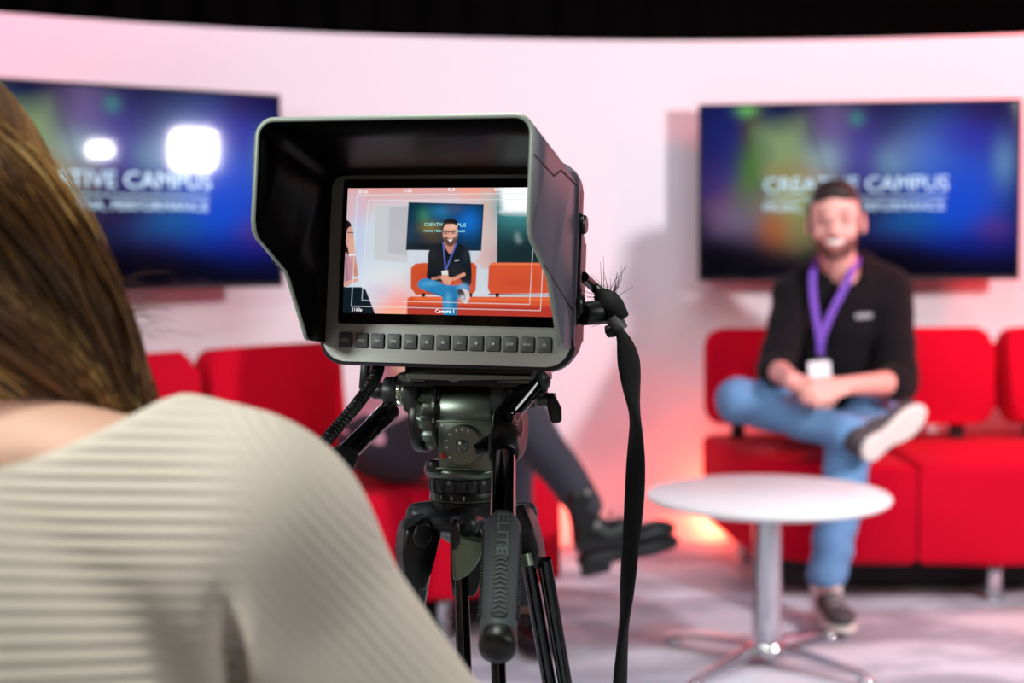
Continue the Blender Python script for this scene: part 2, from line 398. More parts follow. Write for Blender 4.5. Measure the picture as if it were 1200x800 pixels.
# ------------------------------------------------------------------ painter for the pictures shown on screens
class Pic:
    def __init__(s, X, Y): s.X = X; s.Y = Y; s.C = np.zeros(X.shape + (3,))
    def blend(s, a, c): s.C = s.C * (1 - a[..., None]) + np.array(s2l(c)) * a[..., None]
    def fill(s, c): s.C[:] = s2l(c)
    def glow(s, x, y, rx, ry, c, a=1., ang=0., p=2.):
        ca, sa = math.cos(ang), math.sin(ang); dx, dy = s.X - x, s.Y - y; u = (dx * ca + dy * sa) / rx; v = (-dx * sa + dy * ca) / ry
        s.blend(np.exp(-(u * u + v * v) ** (p / 2)) * a, c)
    def poly(s, pts, c, soft=.6, a=1., smooth=False):
        if smooth: pts = [tuple(p)[:2] for p in catmull([(x, y, 0) for x, y in pts], 5, True)]
        d = np.full(s.X.shape, 1e9); ins = np.zeros(s.X.shape, bool); n = len(pts)
        for i in range(n):
            x0, y0 = pts[i]; x1, y1 = pts[(i + 1) % n]; ex, ey = x1 - x0, y1 - y0; L = max(ex * ex + ey * ey, 1e-9)
            t = np.clip(((s.X - x0) * ex + (s.Y - y0) * ey) / L, 0, 1)
            d = np.minimum(d, np.hypot(s.X - x0 - t * ex, s.Y - y0 - t * ey))
            c1 = (y0 <= s.Y) != (y1 <= s.Y)
            with np.errstate(divide='ignore', invalid='ignore'): xi = x0 + (s.Y - y0) * ex / (ey if abs(ey) > 1e-9 else 1e-9)
            ins ^= c1 & (s.X < xi)
        d = np.where(ins, -d, d); s.blend(np.clip(.5 - d / (2 * soft), 0, 1) * a, c)
    def line(s, pts, w, c, a=1., soft=.5):
        d = np.full(s.X.shape, 1e9)
        for (x0, y0), (x1, y1) in zip(pts, pts[1:]):
            ex, ey = x1 - x0, y1 - y0; L = max(ex * ex + ey * ey, 1e-9); t = np.clip(((s.X - x0) * ex + (s.Y - y0) * ey) / L, 0, 1)
            d = np.minimum(d, np.hypot(s.X - x0 - t * ex, s.Y - y0 - t * ey))
        s.blend(np.clip(.5 - (d - w / 2) / (2 * soft), 0, 1) * a, c)
def pic_mesh(name, pic, P, m, parent):
    """P: grid of positions (ny, nx, 3)"""
    ny, nx = P.shape[:2]; i = np.arange(ny * nx).reshape(ny, nx)
    Q = np.stack([i[:-1, :-1], i[1:, :-1], i[1:, 1:], i[:-1, 1:]], -1).reshape(-1, 4)
    me = np_mesh(name, P.reshape(-1, 3), Q); at_ = me.color_attributes.new('picture', 'FLOAT_COLOR', 'POINT')
    at_.data.foreach_set('color', np.concatenate([pic.C.reshape(-1, 3), np.ones((ny * nx, 1))], 1).astype(np.float32).ravel())
    return link(name, me, m, parent)


# ================================================================== THE STUDIO
def struct(name, bm, m, smooth=35):
    return tag(obj(name, bm, m, None, smooth), kind='structure')
bm = bmesh.new(); add_box(bm, (0, 2.6, -.05), (9.4, 9.6, .1)); struct('floor', bm, M_floor)
bm = bmesh.new(); add_box(bm, (0, 2.6, 3.65), (9.4, 9.6, .1)); struct('ceiling', bm, M_black)
def drape_wall(name, p0, p1):
    bm = bmesh.new(); p0 = Vector(p0); p1 = Vector(p1); d = (p1 - p0); L = d.length; d.normalize(); nrm = Vector((-d.y, d.x, 0)); n = int(L / .03)
    lo, hi = [], []
    for i in range(n + 1):
        t = L * i / n; off = nrm * (.035 * math.sin(t * 2 * PI / .21) + .015 * math.sin(t * 2 * PI / .57 + 1))
        lo.append(bm.verts.new(p0 + d * t + off * 1.2)); hi.append(bm.verts.new(p0 + d * t + off * .7 + Vector((0, 0, 3.6))))
    for i in range(n): bm.faces.new((lo[i], lo[i + 1], hi[i + 1], hi[i]))
    return struct(name, bm, M_drape, 180)
drape_wall('wall_back', (-4.5, 6.7, 0), (4.5, 6.7, 0))
drape_wall('wall_left', (-4.5, -1.9, 0), (-4.5, 6.7, 0))
drape_wall('wall_right', (4.5, 6.7, 0), (4.5, -1.9, 0))
drape_wall('wall_front', (4.5, -1.9, 0), (-4.5, -1.9, 0))

# curved white set wall, an arc seen from inside
WC = (.85, .62); WR = 4.6; WH = 1.835
bm = bmesh.new(); rows = []
for i in range(73):
    a = math.radians(182 - 184 * i / 72)
    if not (-4 <= WC[0] + WR * math.cos(a) <= 4.1): continue
    r = []
    for rad, z in ((WR, 0), (WR, WH), (WR + .06, WH), (WR + .06, 0)):
        r.append(bm.verts.new((WC[0] + rad * math.cos(a), WC[1] + rad * math.sin(a), z)))
    rows.append(r)
for A, B in zip(rows, rows[1:]):
    for k in range(4): bm.faces.new((A[k], A[(k + 1) % 4], B[(k + 1) % 4], B[k]))
bm.faces.new(rows[0]); bm.faces.new(rows[-1][::-1])
w = obj('wall_curved_set', bm, M_wall, None, 40); tag(w, 'white curved studio set wall behind the sofas and televisions', kind='structure')
# lighting pipe up in the dark
bm = bmesh.new(); add_tube(bm, [(.0, 5.9, 2.21), (1.2, 5.85, 2.185), (2.6, 5.7, 2.17), (3.6, 5.5, 2.17)], .024, 16)
gp = obj('lighting_pipe', bm, M_alu); 
for x, y in ((.5, 5.88), (3.2, 5.58)): bm = bmesh.new(); add_tube(bm, [(x, y, 2.2), (x, y, 3.6)], .006, 6); obj('suspension_wire', bm, M_alu, gp)
tag(gp, 'grey lighting pipe hung in the dark above the set wall', 'pipe')

# ------------------------------------------------------------------ televisions
def tv_pic(nx=256, ny=144, left=False):
    X, Y = np.meshgrid(np.linspace(0, 371, nx), np.linspace(0, 208, ny)); p = Pic(X, Y); p.fill((14, 12, 44))
    p.glow(40, 40, 60, 60, (30, 40, 120), .9); p.glow(30, 95, 45, 30, (80, 60, 140), .6)
    p.poly([(5, 120), (60, 88), (75, 120), (20, 150)], (120, 70, 110), 14, .7)
    p.glow(48, 140, 40, 28, (130, 110, 150), .7); p.glow(60, 20, 14, 60, (90, 50, 40), .7)
    p.glow(55, 3, 12, 10, (110, 200, 110), .9); p.glow(62, 75, 18, 45, (80, 130, 50), .85, .2)
    p.poly([(70, 30), (120, 20), (145, 75), (80, 85)], (150, 176, 120), 17, .85)
    p.poly([(85, 80), (150, 62), (160, 95), (95, 110)], (190, 150, 76), 18, .75)
    p.glow(110, 120, 35, 35, (170, 185, 120), .8); p.glow(90, 150, 22, 25, (190, 90, 40), .75)
    p.glow(120, 150, 25, 30, (150, 150, 90), .5)
    p.glow(155, 30, 30, 50, (130, 110, 160), .75); p.glow(150, 65, 24, 20, (160, 200, 200), .75)
    p.glow(184, 18, 9, 9, (60, 160, 130), .8); p.glow(200, 60, 45, 45, (90, 80, 190), .7)
    p.glow(235, 35, 30, 30, (40, 24, 60), .6); p.glow(228, 70, 20, 18, (140, 190, 190), .6)
    p.glow(250, 60, 30, 25, (130, 140, 180), .6)
    p.glow(275, 70, 45, 50, (90, 140, 220), .8); p.glow(315, 95, 45, 60, (50, 90, 225), .85)
    p.glow(320, 40, 50, 25, (60, 50, 190), .7); p.glow(325, 12, 20, 14, (70, 40, 110), .5)
    p.glow(300, 130, 50, 50, (10, 80, 230), .85); p.glow(240, 145, 40, 20, (20, 110, 190), .7); p.glow(230, 165, 35, 20, (40, 20, 100), .5)
    p.glow(355, 70, 14, 30, (120, 170, 220), .6); p.glow(345, 155, 22, 18, (110, 60, 150), .6); p.glow(322, 175, 60, 22, (12, 30, 160), .7)
    p.poly([(0, 175), (120, 190), (200, 168), (371, 200), (371, 215), (0, 215)], (6, 5, 14), 14, .9)
    p.glow(20, 185, 70, 25, (8, 8, 12), .85); p.glow(230, 195, 60, 20, (5, 4, 20), .8)
    p.glow(371, 0, 60, 40, (22, 16, 84), .6); p.glow(371, 208, 120, 42, (4, 6, 40), .85); p.glow(250, 208, 90, 30, (3, 3, 16), .8); p.glow(185, 135, 40, 22, (48, 20, 80), .5)
    p.line([(120, 0), (150, 90)], 2, (60, 50, 90), .5, 3)
    return p
PIC = tv_pic()
M_tv = screenmat('television_picture', .05, .82)
M_txt = mat('screen_text_pale_cyan', (150, 200, 220), .3, emis=(176, 214, 232), estr=.55, var=.02)
def television(origin, xdir, label, gap, W=1.103, H=.622):
    """origin: lower-left corner as seen by the viewer; xdir: unit vector to the right"""
    x = Vector(xdir).normalized(); z = Vector((0, 0, 1)); y = z.cross(x)
    M = Matrix((( x.x, y.x, z.x, origin[0]), (x.y, y.y, z.y, origin[1]), (x.z, y.z, z.z, origin[2]), (0, 0, 0, 1)))
    t = empty('television', mw=M)
    bm = bmesh.new(); add_box(bm, (W / 2, .022, H / 2), (W, .034, H), bev=.004); add_box(bm, (W / 2, .05, H * .42), (W * .72, .03, H * .6), bev=.01); obj('casing', bm, M_black, t)
    bm = bmesh.new(); b = .009
    outer = rrect(0, 0, W, H, .004, 3); inner = rrect(b, b + .004, W - b, H - b, .002, 3)
    vo = [[bm.verts.new((px, yy, pz)) for px, pz in poly] for poly, yy in ((outer, .001), (outer, .012), (inner, .001), (inner, .006))]
    n = len(outer)
    for i in range(n):
        j = (i + 1) % n
        bm.faces.new((vo[0][i], vo[0][j], vo[1][j], vo[1][i])); bm.faces.new((vo[2][i], vo[2][j], vo[0][j], vo[0][i])); bm.faces.new((vo[3][i], vo[3][j], vo[2][j], vo[2][i]))
    obj('bezel', bm, M_black, t)
    nx, ny = 256, 144
    gx, gz = np.meshgrid(np.linspace(b, W - b, nx), np.linspace(H - b, b + .004, ny))
    scr = pic_mesh('screen', PIC, np.stack([gx, np.full_like(gx, .0048), gz], -1), M_tv, t)
    def wr(s, cx, cz, w, size, bold):
        text_obj('lettering', s, size, M_txt, scr, Matrix.Translation((cx, .0042, cz)) @ Matrix(((1, 0, 0, 0), (0, 0, -1, 0), (0, 1, 0, 0), (0, 0, 0, 1))), bold, width=w)
    k = W / 371.
    wr('CREATIVE CAMPUS', 183 * k, H - 97 * k, 212 * k, .070, 0)
    wr('MUSIC, MEDIA, PERFORMANCE', 181 * k, H - 123 * k, 208 * k, .04, 0)
    bm = bmesh.new(); add_box(bm, (183 * k, .0044, H - 112 * k), (208 * k, .0004, .0035)); obj('underline', bm, M_txt, scr, None)
    bm = bmesh.new(); add_box(bm, (W / 2, .075, H * .45), (.3, .02, .3), bev=.003)
    for sx in (-.12, .12):
        add_box(bm, (W / 2 + sx, (.07 + gap) / 2, H * .45), (.03, gap - .07, .26), bev=.003)
    add_box(bm, (W / 2, gap - .006, H * .45), (.34, .012, .3), bev=.003)
    obj('wall_bracket', bm, M_blk, t)
    tag(t, label, 'television'); return t
Tz = 1.07 + .519 - .622
t2 = television((.663, 5.05, Tz), (1.095, -.123, 0), 'television on the set wall above the seated man, showing coloured lights', .208)
t1 = television((-.7456 - 1.103 * .822, 4.655 - 1.103 * .569, Tz), (.822, .569, 0), 'television on the left of the set wall, a white lamp reflected in it', .345)

# ------------------------------------------------------------------ sofas
def sofa(name, label, seats, backs, legs, shade_plinths):
    c = sum((Vector((p[0], p[1], 0)) for s in seats for p in s), Vector()) / sum(len(s) for s in seats)
    t = empty(name, c); inv = Matrix.Translation(-c)
    for s in seats:
        bm = bmesh.new(); add_prism(bm, s, .125, .435, inv, bev=.035, seg=5)
        o = obj('seat', bm, M_red, t, 60); 
    for p in shade_plinths:  # set-back black block, standing in for the shade under the seats
        bm = bmesh.new(); add_prism(bm, p, .03, .127, inv, bev=.004); obj('shade_plinth', bm, M_black, t)
    for a, b, z0, z1, lean in backs:
        a = Vector(a); b = Vector(b); d = b - a; L = d.length; x = d.normalized(); back = Vector((-x.y, x.x, 0))
        zz = (Vector((0, 0, 1)) + back * lean).normalized(); yy = zz.cross(x)
        M = Matrix(((x.x, yy.x, zz.x, a.x), (x.y, yy.y, zz.y, a.y), (x.z, yy.z, zz.z, z0), (0, 0, 0, 1)))
        bm = bmesh.new(); add_prism(bm, rrect(0, 0, L, z1 - z0, .055, 6), -.0, .11, inv @ M @ Matrix(((1, 0, 0, 0), (0, 0, 1, 0), (0, 1, 0, 0), (0, 0, 0, 1))), bev=.032, seg=5)
        bk = obj('backrest', bm, M_red, t, 60)
        for u in (.11, L - .11):
            bm = bmesh.new(); p = M @ Vector((u, .07, 0)); q = inv @ p
            add_box(bm, (q.x, q.y, .465), (.045, .03, .13), bev=.006); obj('backrest_bracket', bm, M_blk, bk)
    for x, y in legs:
        bm = bmesh.new(); add_cyl(bm, inv @ Vector((x, y, .0)), inv @ Vector((x, y, .128)), .024, .003, 24); add_cyl(bm, inv @ Vector((x, y, .0)), inv @ Vector((x, y, .012)), .03, .003, 24); obj('leg', bm, M_chrome, t)
    return tag(t, label, 'sofa')
sofa('sofa', 'red fabric sofa the man in the black hoodie sits on',
     [[(.727, 4.35), (.85, 4.27), (1.0, 4.22), (1.205, 4.2), (1.222, 4.93), (.95, 4.94), (.668, 4.97)],
      [(1.212, 4.2), (1.45, 4.205), (1.75, 4.25), (2.05, 4.34), (1.93, 5.0), (1.6, 4.93), (1.229, 4.93)]],
     [((.655, 4.77, 0), (1.612, 4.72, 0), .49, .815, .1), ((1.67, 4.72, 0), (2.3, 4.86, 0), .49, .815, .1)],
     [(.83, 4.45), (.80, 4.88), (1.47, 4.3), (1.5, 4.86), (1.9, 4.4), (1.85, 4.88)],
     [[(.85, 4.42), (1.9, 4.4), (1.85, 4.85), (.82, 4.88)]])
sofa('sofa', 'red fabric sofa behind the tripod where a woman in black boots sits',
     [[(-.72, 3.42), (-.55, 3.55), (-.4, 3.68), (-.28, 3.775), (-.62, 4.42), (-.84, 4.24), (-1.08, 3.99)],
      [(-.274, 3.78), (-.1, 3.87), (.03, 3.94), (.135, 4.03), (.03, 4.62), (-.2, 4.6), (-.43, 4.52), (-.613, 4.425)],
      [(-.728, 3.414), (-.86, 3.27), (-.98, 3.1), (-1.09, 2.9), (-1.6, 3.25), (-1.38, 3.65), (-1.09, 3.98)]],
     [((-.80, 3.86, 0), (-.485, 4.2, 0), .46, .818, .1), ((-1.13, 3.44, 0), (-.825, 3.83, 0), .46, .818, .1), ((-1.42, 3.0, 0), (-1.15, 3.40, 0), .46, .818, .1)],
     [(-.2, 3.93), (-.05, 4.45), (-.6, 3.66), (-.98, 3.3)],
     [[(-.3, 3.9), (.02, 4.1), (-.05, 4.5), (-.5, 4.4), (-.98, 3.95), (-1.35, 3.45), (-1.05, 3.15), (-.7, 3.6)]])

# ------------------------------------------------------------------ round table
t = empty('coffee_table', (.656, 3.64, 0))
bm = bmesh.new(); pr = [(0, .424), (.27, .424), (.3, .428), (.31, .434), (.3135, .4395), (.312, .445), (.306, .449), (0, .449)]
add_lathe(bm, pr, n=96); obj('tabletop', bm, M_table, t, 50)
bm = bmesh.new(); add_lathe(bm, [(0, .04), (.037, .04), (.037, .405), (.05, .412), (.05, .424), (0, .424)], n=48); obj('column', bm, M_chrome, t)
bm = bmesh.new(); add_lathe(bm, [(0, .03), (.044, .03), (.05, .045), (.044, .06), (.037, .066), (0, .066)], n=40); obj('hub', bm, M_chrome, t)
for dx, dy in ((-.22, .21), (.214, .23), (-.21, -.21), (.21, -.2)):
    d = Vector((dx, dy, 0)); n_ = d.normalized()
    bm = bmesh.new(); pts = [n_ * .03 + Vector((0, 0, .048)), n_ * .12 + Vector((0, 0, .044)), n_ * .22 + Vector((0, 0, .034)), d * 1.0 + Vector((0, 0, .022))]
    add_tube(bm, catmull(pts, 5), [.021 - .0085 * i / 15 for i in range(16)], 14, flat=(1.15, .62)); lg = obj('leg', bm, M_chrome, t, 60)
    bm = bmesh.new(); add_lathe(bm, [(0, 0), (.02, 0), (.022, .005), (.02, .014), (.012, .022), (0, .024)], origin=d, n=20); obj('glide', bm, M_chrome, lg, 60)
tag(t, 'round white coffee table on a chrome four-foot base', 'table')

# ================================================================== STUDIO CAMERA with hood (in sharp focus)
def RM(yaw, p, r): return Matrix.Rotation(yaw, 3, 'Z') @ Matrix.Rotation(p, 3, 'X') @ Matrix.Rotation(r, 3, 'Y')
MC = Matrix.Translation((-.0473, .9791, 1.0090)) @ RM(-.261, -.117, .015).to_4x4()
scam = empty('studio_camera', mw=MC)
# housing behind the face plate
bm = bmesh.new(); add_prism(bm, rrect(-.0925, -.0172, .0925, .1240, .018, 8), -.013, -.0012, XZ, bev=.0022, seg=3); housing = obj('housing', bm, M_hous, scam)
bm = bmesh.new(); add_prism(bm, rrect(-.0895, -.0148, .0895, .1205, .0165, 8), -.003, .0, XZ, bev=.0006, seg=2); face = obj('face_plate', bm, M_face, scam)
# camera body and lens on the far side
bm = bmesh.new(); add_prism(bm, rrect(-.078, -.012, .078, .1, .02, 6), -.095, -.012, XZ, bev=.006); obj('camera_body', bm, M_hous, scam)
bm = bmesh.new(); add_lathe(bm, [(0, 0), (.034, 0), (.034, .03), (.037, .032), (.037, .06), (.033, .062), (.033, .1), (.038, .105), (.038, .13), (.031, .13), (.028, .12), (0, .12)], (0, .095, .044), (0, 1, 0), 48); obj('lens', bm, M_blk, scam)
# screen glass + picture
bm = bmesh.new(); add_prism(bm, rrect(-.0782, .0118, .0795, .1135, .0022, 4), 0, .0006, XZ); obj('screen_glass', bm, M_glass, scam)
bm = bmesh.new()
o_ = rrect(-.0788, .0112, .0801, .1141, .0026, 4); i_ = rrect(-.0782, .0118, .0795, .1135, .0022, 4)
vv = [[bm.verts.new((x, -.0008, z)) for x, z in q] for q in (o_, i_)]
for k in range(len(o_)): bm.faces.new((vv[0][k], vv[0][(k + 1) % len(o_)], vv[1][(k + 1) % len(o_)], vv[1][k]))
obj('glass_edge', bm, M_rim, scam, None)
x0, x1, z0, z1 = -.0749, .0764, .0191, .1073
nx, ny = 640, 372
U_, V_ = np.meshgrid(np.linspace(0, 1, nx), np.linspace(0, 1, ny))
def bil(u, v, TL=(408.5, 220.9), TR=(650.5, 224.), BR=(647.4, 370.8), BL=(402.1, 367.2)):
    return [(TL[i] * (1 - u) + TR[i] * u) * (1 - v) + (BL[i] * (1 - u) + BR[i] * u) * v for i in (0, 1)]
PX, PY = bil(U_, V_)
def unbil(px, py):
    u, v = .5, .5
    for _ in range(12):
        fx, fy = bil(u, v); e = 1e-4; ax, ay = bil(u + e, v); bx, by = bil(u, v + e)
        J = np.array([[(ax - fx) / e, (bx - fx) / e], [(ay - fy) / e, (by - fy) / e]]); d = np.linalg.solve(J, [px - fx, py - fy]); u += d[0]; v += d[1]
    return x0 + (x1 - x0) * u, z1 + (z0 - z1) * v
p = Pic(PX, PY); p.fill((206, 214, 224))
p.poly([(395, 215), (590, 215), (590, 236), (440, 240), (425, 262), (395, 262)], (222, 176, 178), 9)
p.poly([(395, 215), (590, 215), (590, 227), (395, 226)], (228, 158, 150), 4, .8)
p.poly([(540, 218), (592, 220), (592, 236), (545, 236)], (250, 160, 130), 7, .7)
p.glow(420, 290, 12, 60, (188, 202, 232), .8); p.glow(450, 330, 40, 22, (222, 232, 236), .8)
p.poly([(441, 243), (482, 241), (480, 309), (440, 305)], (196, 198, 200), 1.6, .75); p.poly([(458, 244), (482, 243), (479, 300), (457, 297)], (178, 176, 184), 1.6, .7)
p.poly([(566, 228), (585, 232), (583, 316), (566, 316)], (214, 190, 188), 2); p.glow(572, 245, 6, 22, (240, 190, 170), .7); p.poly([(570, 290), (583, 290), (583, 312), (556, 312)], (220, 184, 184), 2, .8)
p.glow(470, 362, 26, 26, (255, 150, 140), .9); p.glow(462, 368, 26, 9, (255, 176, 140), .8); p.glow(445, 342, 14, 10, (206, 190, 222), .5)
# second television in the feed, with lamp glare
p.poly([(584, 222), (656, 222), (656, 312), (584, 311)], (26, 50, 54), .7); p.glow(608, 246, 34, 26, (70, 150, 156), .9); p.glow(612, 300, 30, 20, (20, 38, 42), .7)
p.poly([(586, 224), (592, 221), (654, 221), (654, 250), (594, 252), (589, 246)], (252, 255, 255), 4.5, 1, True); p.poly([(592, 223), (654, 222), (654, 248), (596, 250)], (255, 255, 255), 2)
p.glow(607, 279, 3.6, 5, (120, 150, 150), .7); p.glow(609, 284, 3.5, 3.5, (130, 150, 154), .6)
# television in the feed
p.poly([(481, 238.5), (568.5, 242), (566, 295.5), (478, 294)], (16, 40, 58), .5)
p.poly([(482, 239.5), (567.5, 243), (565, 294.5), (479, 293)], (14, 46, 66), .8)
q = Pic(PX, PY); q.C = p.C.copy()
q.glow(499, 255, 9, 10, (60, 130, 90), .8); q.glow(506, 268, 13, 7, (140, 120, 50), .75); q.glow(510, 280, 12, 9, (90, 70, 40), .6); q.glow(519, 250, 14, 9, (40, 120, 170), .8)
q.glow(551, 262, 15, 16, (20, 110, 205), .9); q.glow(484, 262, 8, 18, (16, 60, 90), .6); q.glow(535, 246, 10, 6, (70, 80, 120), .6); q.glow(500, 290, 30, 5, (6, 20, 26), .8)
msk = np.zeros(PX.shape); mp = Pic(PX, PY); mp.C[:] = 0; mp.poly([(482, 239.5), (567.5, 243), (565, 294.5), (479, 293)], (255, 255, 255), .8); mk = mp.C[..., :1]
p.C = p.C * (1 - mk) + q.C * mk
# sofas in the feed
p.poly([(484, 315), (489, 310), (500, 309), (557, 309), (561, 313), (560, 341), (556, 345), (490, 346), (484, 338)], (206, 84, 46), .7, 1)
p.glow(500, 328, 14, 14, (190, 62, 34), .6); p.glow(548, 330, 8, 12, (160, 50, 36), .6)
p.poly([(575, 313), (578, 309), (637, 309.5), (641, 314), (645, 344), (577, 345), (574, 338)], (212, 84, 50), .7, 1); p.line([(578, 310.5), (637, 311)], 1.6, (244, 140, 90), .8, 1)
p.glow(612, 332, 26, 8, (190, 66, 44), .5); p.line([(575, 345.5), (648, 346)], 1.3, (60, 20, 22), 1, .5)
for bx in (497, 552, 583): p.poly([(bx, 344), (bx + 4, 344), (bx + 4, 350), (bx, 350)], (50, 26, 28), .5)
p.poly([(480, 350), (484, 348), (648, 348), (650, 373), (480, 373)], (214, 86, 48), .7); p.poly([(480, 357), (650, 359), (650, 373), (480, 373)], (176, 50, 44), 1.6, .85); p.line([(490, 350), (646, 351)], 2.2, (240, 122, 66), .7, 1.5)
# man in the feed
jk = (18, 26, 34)
p.poly([(505, 296), (513, 290), (520, 287), (538, 287), (549, 292), (553, 300), (555, 318), (554, 334), (547, 335), (540, 326), (530, 330), (512, 331), (503, 327), (504, 312)], jk, .7, 1, True)
p.poly([(522, 285), (536, 285), (533, 296), (529, 299), (525, 294)], (196, 130, 108), .5)
p.poly([(521.5, 286), (530, 302), (524, 302)], (10, 14, 20), .5)
for a, b in (((521.8, 286), (525, 320)), ((537, 287), (525, 318))): p.line([a, b], 1.7, (86, 104, 190), 1, .5)
p.poly([(521, 270), (523, 263), (529, 260.5), (535, 262), (538.5, 268), (538.5, 276), (536.5, 284), (531, 289.5), (525.5, 287.5), (522, 281)], (226, 168, 146), .5, 1, True)
p.poly([(522, 280), (526, 279.5), (530, 281), (535, 279.5), (537.5, 276), (537, 284), (531.5, 290), (526, 288.5), (522.7, 284)], (72, 48, 44), .6, .9, True)
p.poly([(526.4, 281.6), (533.5, 281.2), (530.3, 285.4)], (246, 232, 226), .5); p.line([(526, 281.2), (530, 282), (534, 280.8)], .6, (120, 60, 56))
p.poly([(520.5, 273), (520.7, 264), (525, 259.5), (531, 258.3), (537, 260.5), (539.8, 266), (539.2, 273), (537.8, 267), (533, 264.2), (525, 264.8), (522.4, 268)], (30, 24, 28), .5, 1, True)
p.line([(521.3, 272.8), (528.4, 273.2), (529.8, 273), (538, 273)], 1.0, (52, 40, 44)); p.glow(525, 274.5, 2.2, 1.2, (90, 60, 56), .7); p.glow(533.8, 274.4, 2.2, 1.2, (90, 60, 56), .7); p.line([(529.4, 274), (529, 278.5), (531, 279)], .6, (190, 120, 100))
p.poly([(520, 318.5), (527.5, 317.5), (528, 323.5), (520.5, 324)], (226, 226, 214), .5)
p.line([(510, 327.5), (518, 325.5), (527, 327.5)], 3.6, (212, 140, 116), 1, .6); p.line([(546, 322.5), (536, 327), (529, 328.5)], 4.2, (222, 152, 126), 1, .6); p.poly([(519, 325), (526, 323), (531, 328), (530, 335), (526, 336), (522, 331)], (226, 162, 138), .6, 1, True)
p.line([(536, 306.6), (540, 306)], 1.3, (225, 225, 225))
p.poly([(493, 331), (500, 327), (512, 329.5), (524, 334), (538, 335), (548, 333), (553, 339), (549, 348), (541, 350), (534, 348.5), (522, 348), (504, 342), (494, 338)], (36, 128, 184), .7, 1, True)
p.poly([(521, 346), (540, 347), (538, 373), (522.5, 373)], (40, 132, 184), .7); p.glow(545, 337, 6, 4, (126, 170, 204), .8); p.line([(503, 342), (522, 347.5)], 1.2, (16, 70, 112), .8, .8)
p.poly([(540, 341), (546, 339), (552, 342), (553, 350), (549, 356), (544, 353), (541, 347)], (208, 200, 204), .6, 1, True); p.poly([(539, 341), (543, 339.5), (547, 344), (548, 351), (543, 351), (540, 346)], (62, 56, 64), .6, 1, True)
p.glow(549, 300, 4, 8, (44, 54, 62), .7); p.glow(510, 300, 5, 9, (34, 44, 52), .5); p.glow(536, 316, 7, 9, (30, 40, 46), .5); p.glow(514, 324, 6, 4, (10, 14, 18), .6)
p.glow(507, 333, 9, 3, (92, 172, 214), .7); p.glow(499, 334, 4, 3, (70, 156, 206), .6); p.glow(528, 352, 3, 10, (96, 172, 210), .6); p.glow(536, 356, 2.5, 12, (14, 84, 132), .6); p.glow(532, 340, 7, 2.5, (20, 96, 150), .5)
p.glow(526, 268, 3, 3, (240, 190, 168), .6); p.glow(533, 268, 3, 2.5, (246, 200, 178), .6); p.glow(523, 277, 1.8, 3, (196, 120, 104), .5); p.glow(536, 277.5, 1.8, 2.5, (240, 180, 160), .6); p.glow(529.6, 277, 1.3, 1.6, (236, 176, 152), .6)
p.line([(521.2, 271), (528, 271.2), (528, 275.6), (522, 275.6), (521.2, 271)], .5, (60, 46, 50), .7, .4); p.line([(531, 271.2), (538, 271), (537.6, 275.6), (531.4, 275.6), (531, 271.2)], .5, (60, 46, 50), .7, .4)
for k in range(5): p.line([(522.4 + k * 1.7, 329 + .5 * k), (523.4 + k * 1.5, 335)], .35, (150, 92, 78), .6, .4)
p.glow(545, 349, 3.5, 3, (236, 230, 230), .7)
# woman in the feed
p.poly([(400, 262), (406, 259), (411, 262), (413, 272), (410, 300), (404, 340), (398, 340)], (38, 20, 24), .7, 1, True)
p.poly([(406.5, 268), (409, 262), (413.5, 266), (415, 274), (415.5, 280), (414.5, 288), (409, 291), (406, 284)], (214, 160, 144), .6, 1, True); p.poly([(403, 260), (409, 259.5), (412.5, 265), (407.5, 270), (405, 290), (402, 290)], (34, 18, 22), .6, 1, True)
p.line([(408.5, 273), (414.8, 273.3)], 1, (44, 30, 34)); p.line([(409, 283), (413.5, 282)], 1, (140, 60, 66)); 
p.poly([(403, 298), (411, 302), (415, 316), (413, 332), (402, 334)], (190, 140, 156), .7, 1, True); p.line([(406, 302), (408, 330)], 2, (120, 80, 104), .6, 1)
p.line([(417, 316), (414.5, 300), (413.8, 288)], 6.4, (208, 150, 132), 1, .6); p.line([(418, 322), (415, 312)], 6, (200, 140, 124), 1, .6); p.poly([(409, 282), (413, 279), (416.5, 284), (416.5, 292), (413, 300), (409.5, 298)], (222, 168, 150), .6, 1, True)
p.line([(410.5, 299.5), (417, 299)], 2, (236, 236, 236)); p.line([(402, 335), (411, 331), (419, 329)], 4.2, (222, 166, 148), 1, .6)
p.poly([(398, 337), (424, 337), (430, 340), (443, 372), (398, 372)], (16, 30, 38), .6)
M_mon = screenmat('camera_screen_picture', .09)
gx = x0 + (x1 - x0) * U_; gz = z1 + (z0 - z1) * V_
# frame guides belong to the picture
gl = (226, 236, 240)
p.line([(419.8, 229), (636, 230.3)], .7, gl, .85, .45); p.line([(419.8, 229), (412.8, 359.4), (634.4, 363.6), (639.5, 230.6)], .7, gl, .85, .45)
p.line([(433, 235.6), (425.6, 352.4), (622, 356.6), (627.5, 237), (433, 235.6)], .7, gl, .8, .45)
disp = pic_mesh('display', p, np.stack([gx, np.full_like(gx, -.0009), gz], -1), M_mon, scam)
M_osd = mat('display_text_white', (250, 250, 250), .3, emis=(250, 252, 252), estr=1.0, var=.01)
def osd(s, px, py, wpx, size=.0030, bold=.00002):
    x, z = unbil(px, py); text_obj('display_text', s, size, M_osd, disp, Matrix.Translation((x, -.00115, z)) @ XZ, bold, width=wpx / 1634.)
osd('25 fps', 427, 225.3, 12); osd('1/50', 480, 225.3, 9); osd('f2.8', 531, 224.6, 8); osd('4600', 584, 225.5, 9)
osd('2160p', 419.5, 363.4, 13, .0033, .00002); osd('Camera 1', 524.5, 365, 22, .0036, .00002)
M_txf = mat('display_small_lettering', (150, 230, 230), .3, emis=(160, 236, 236), estr=.85, var=.01)
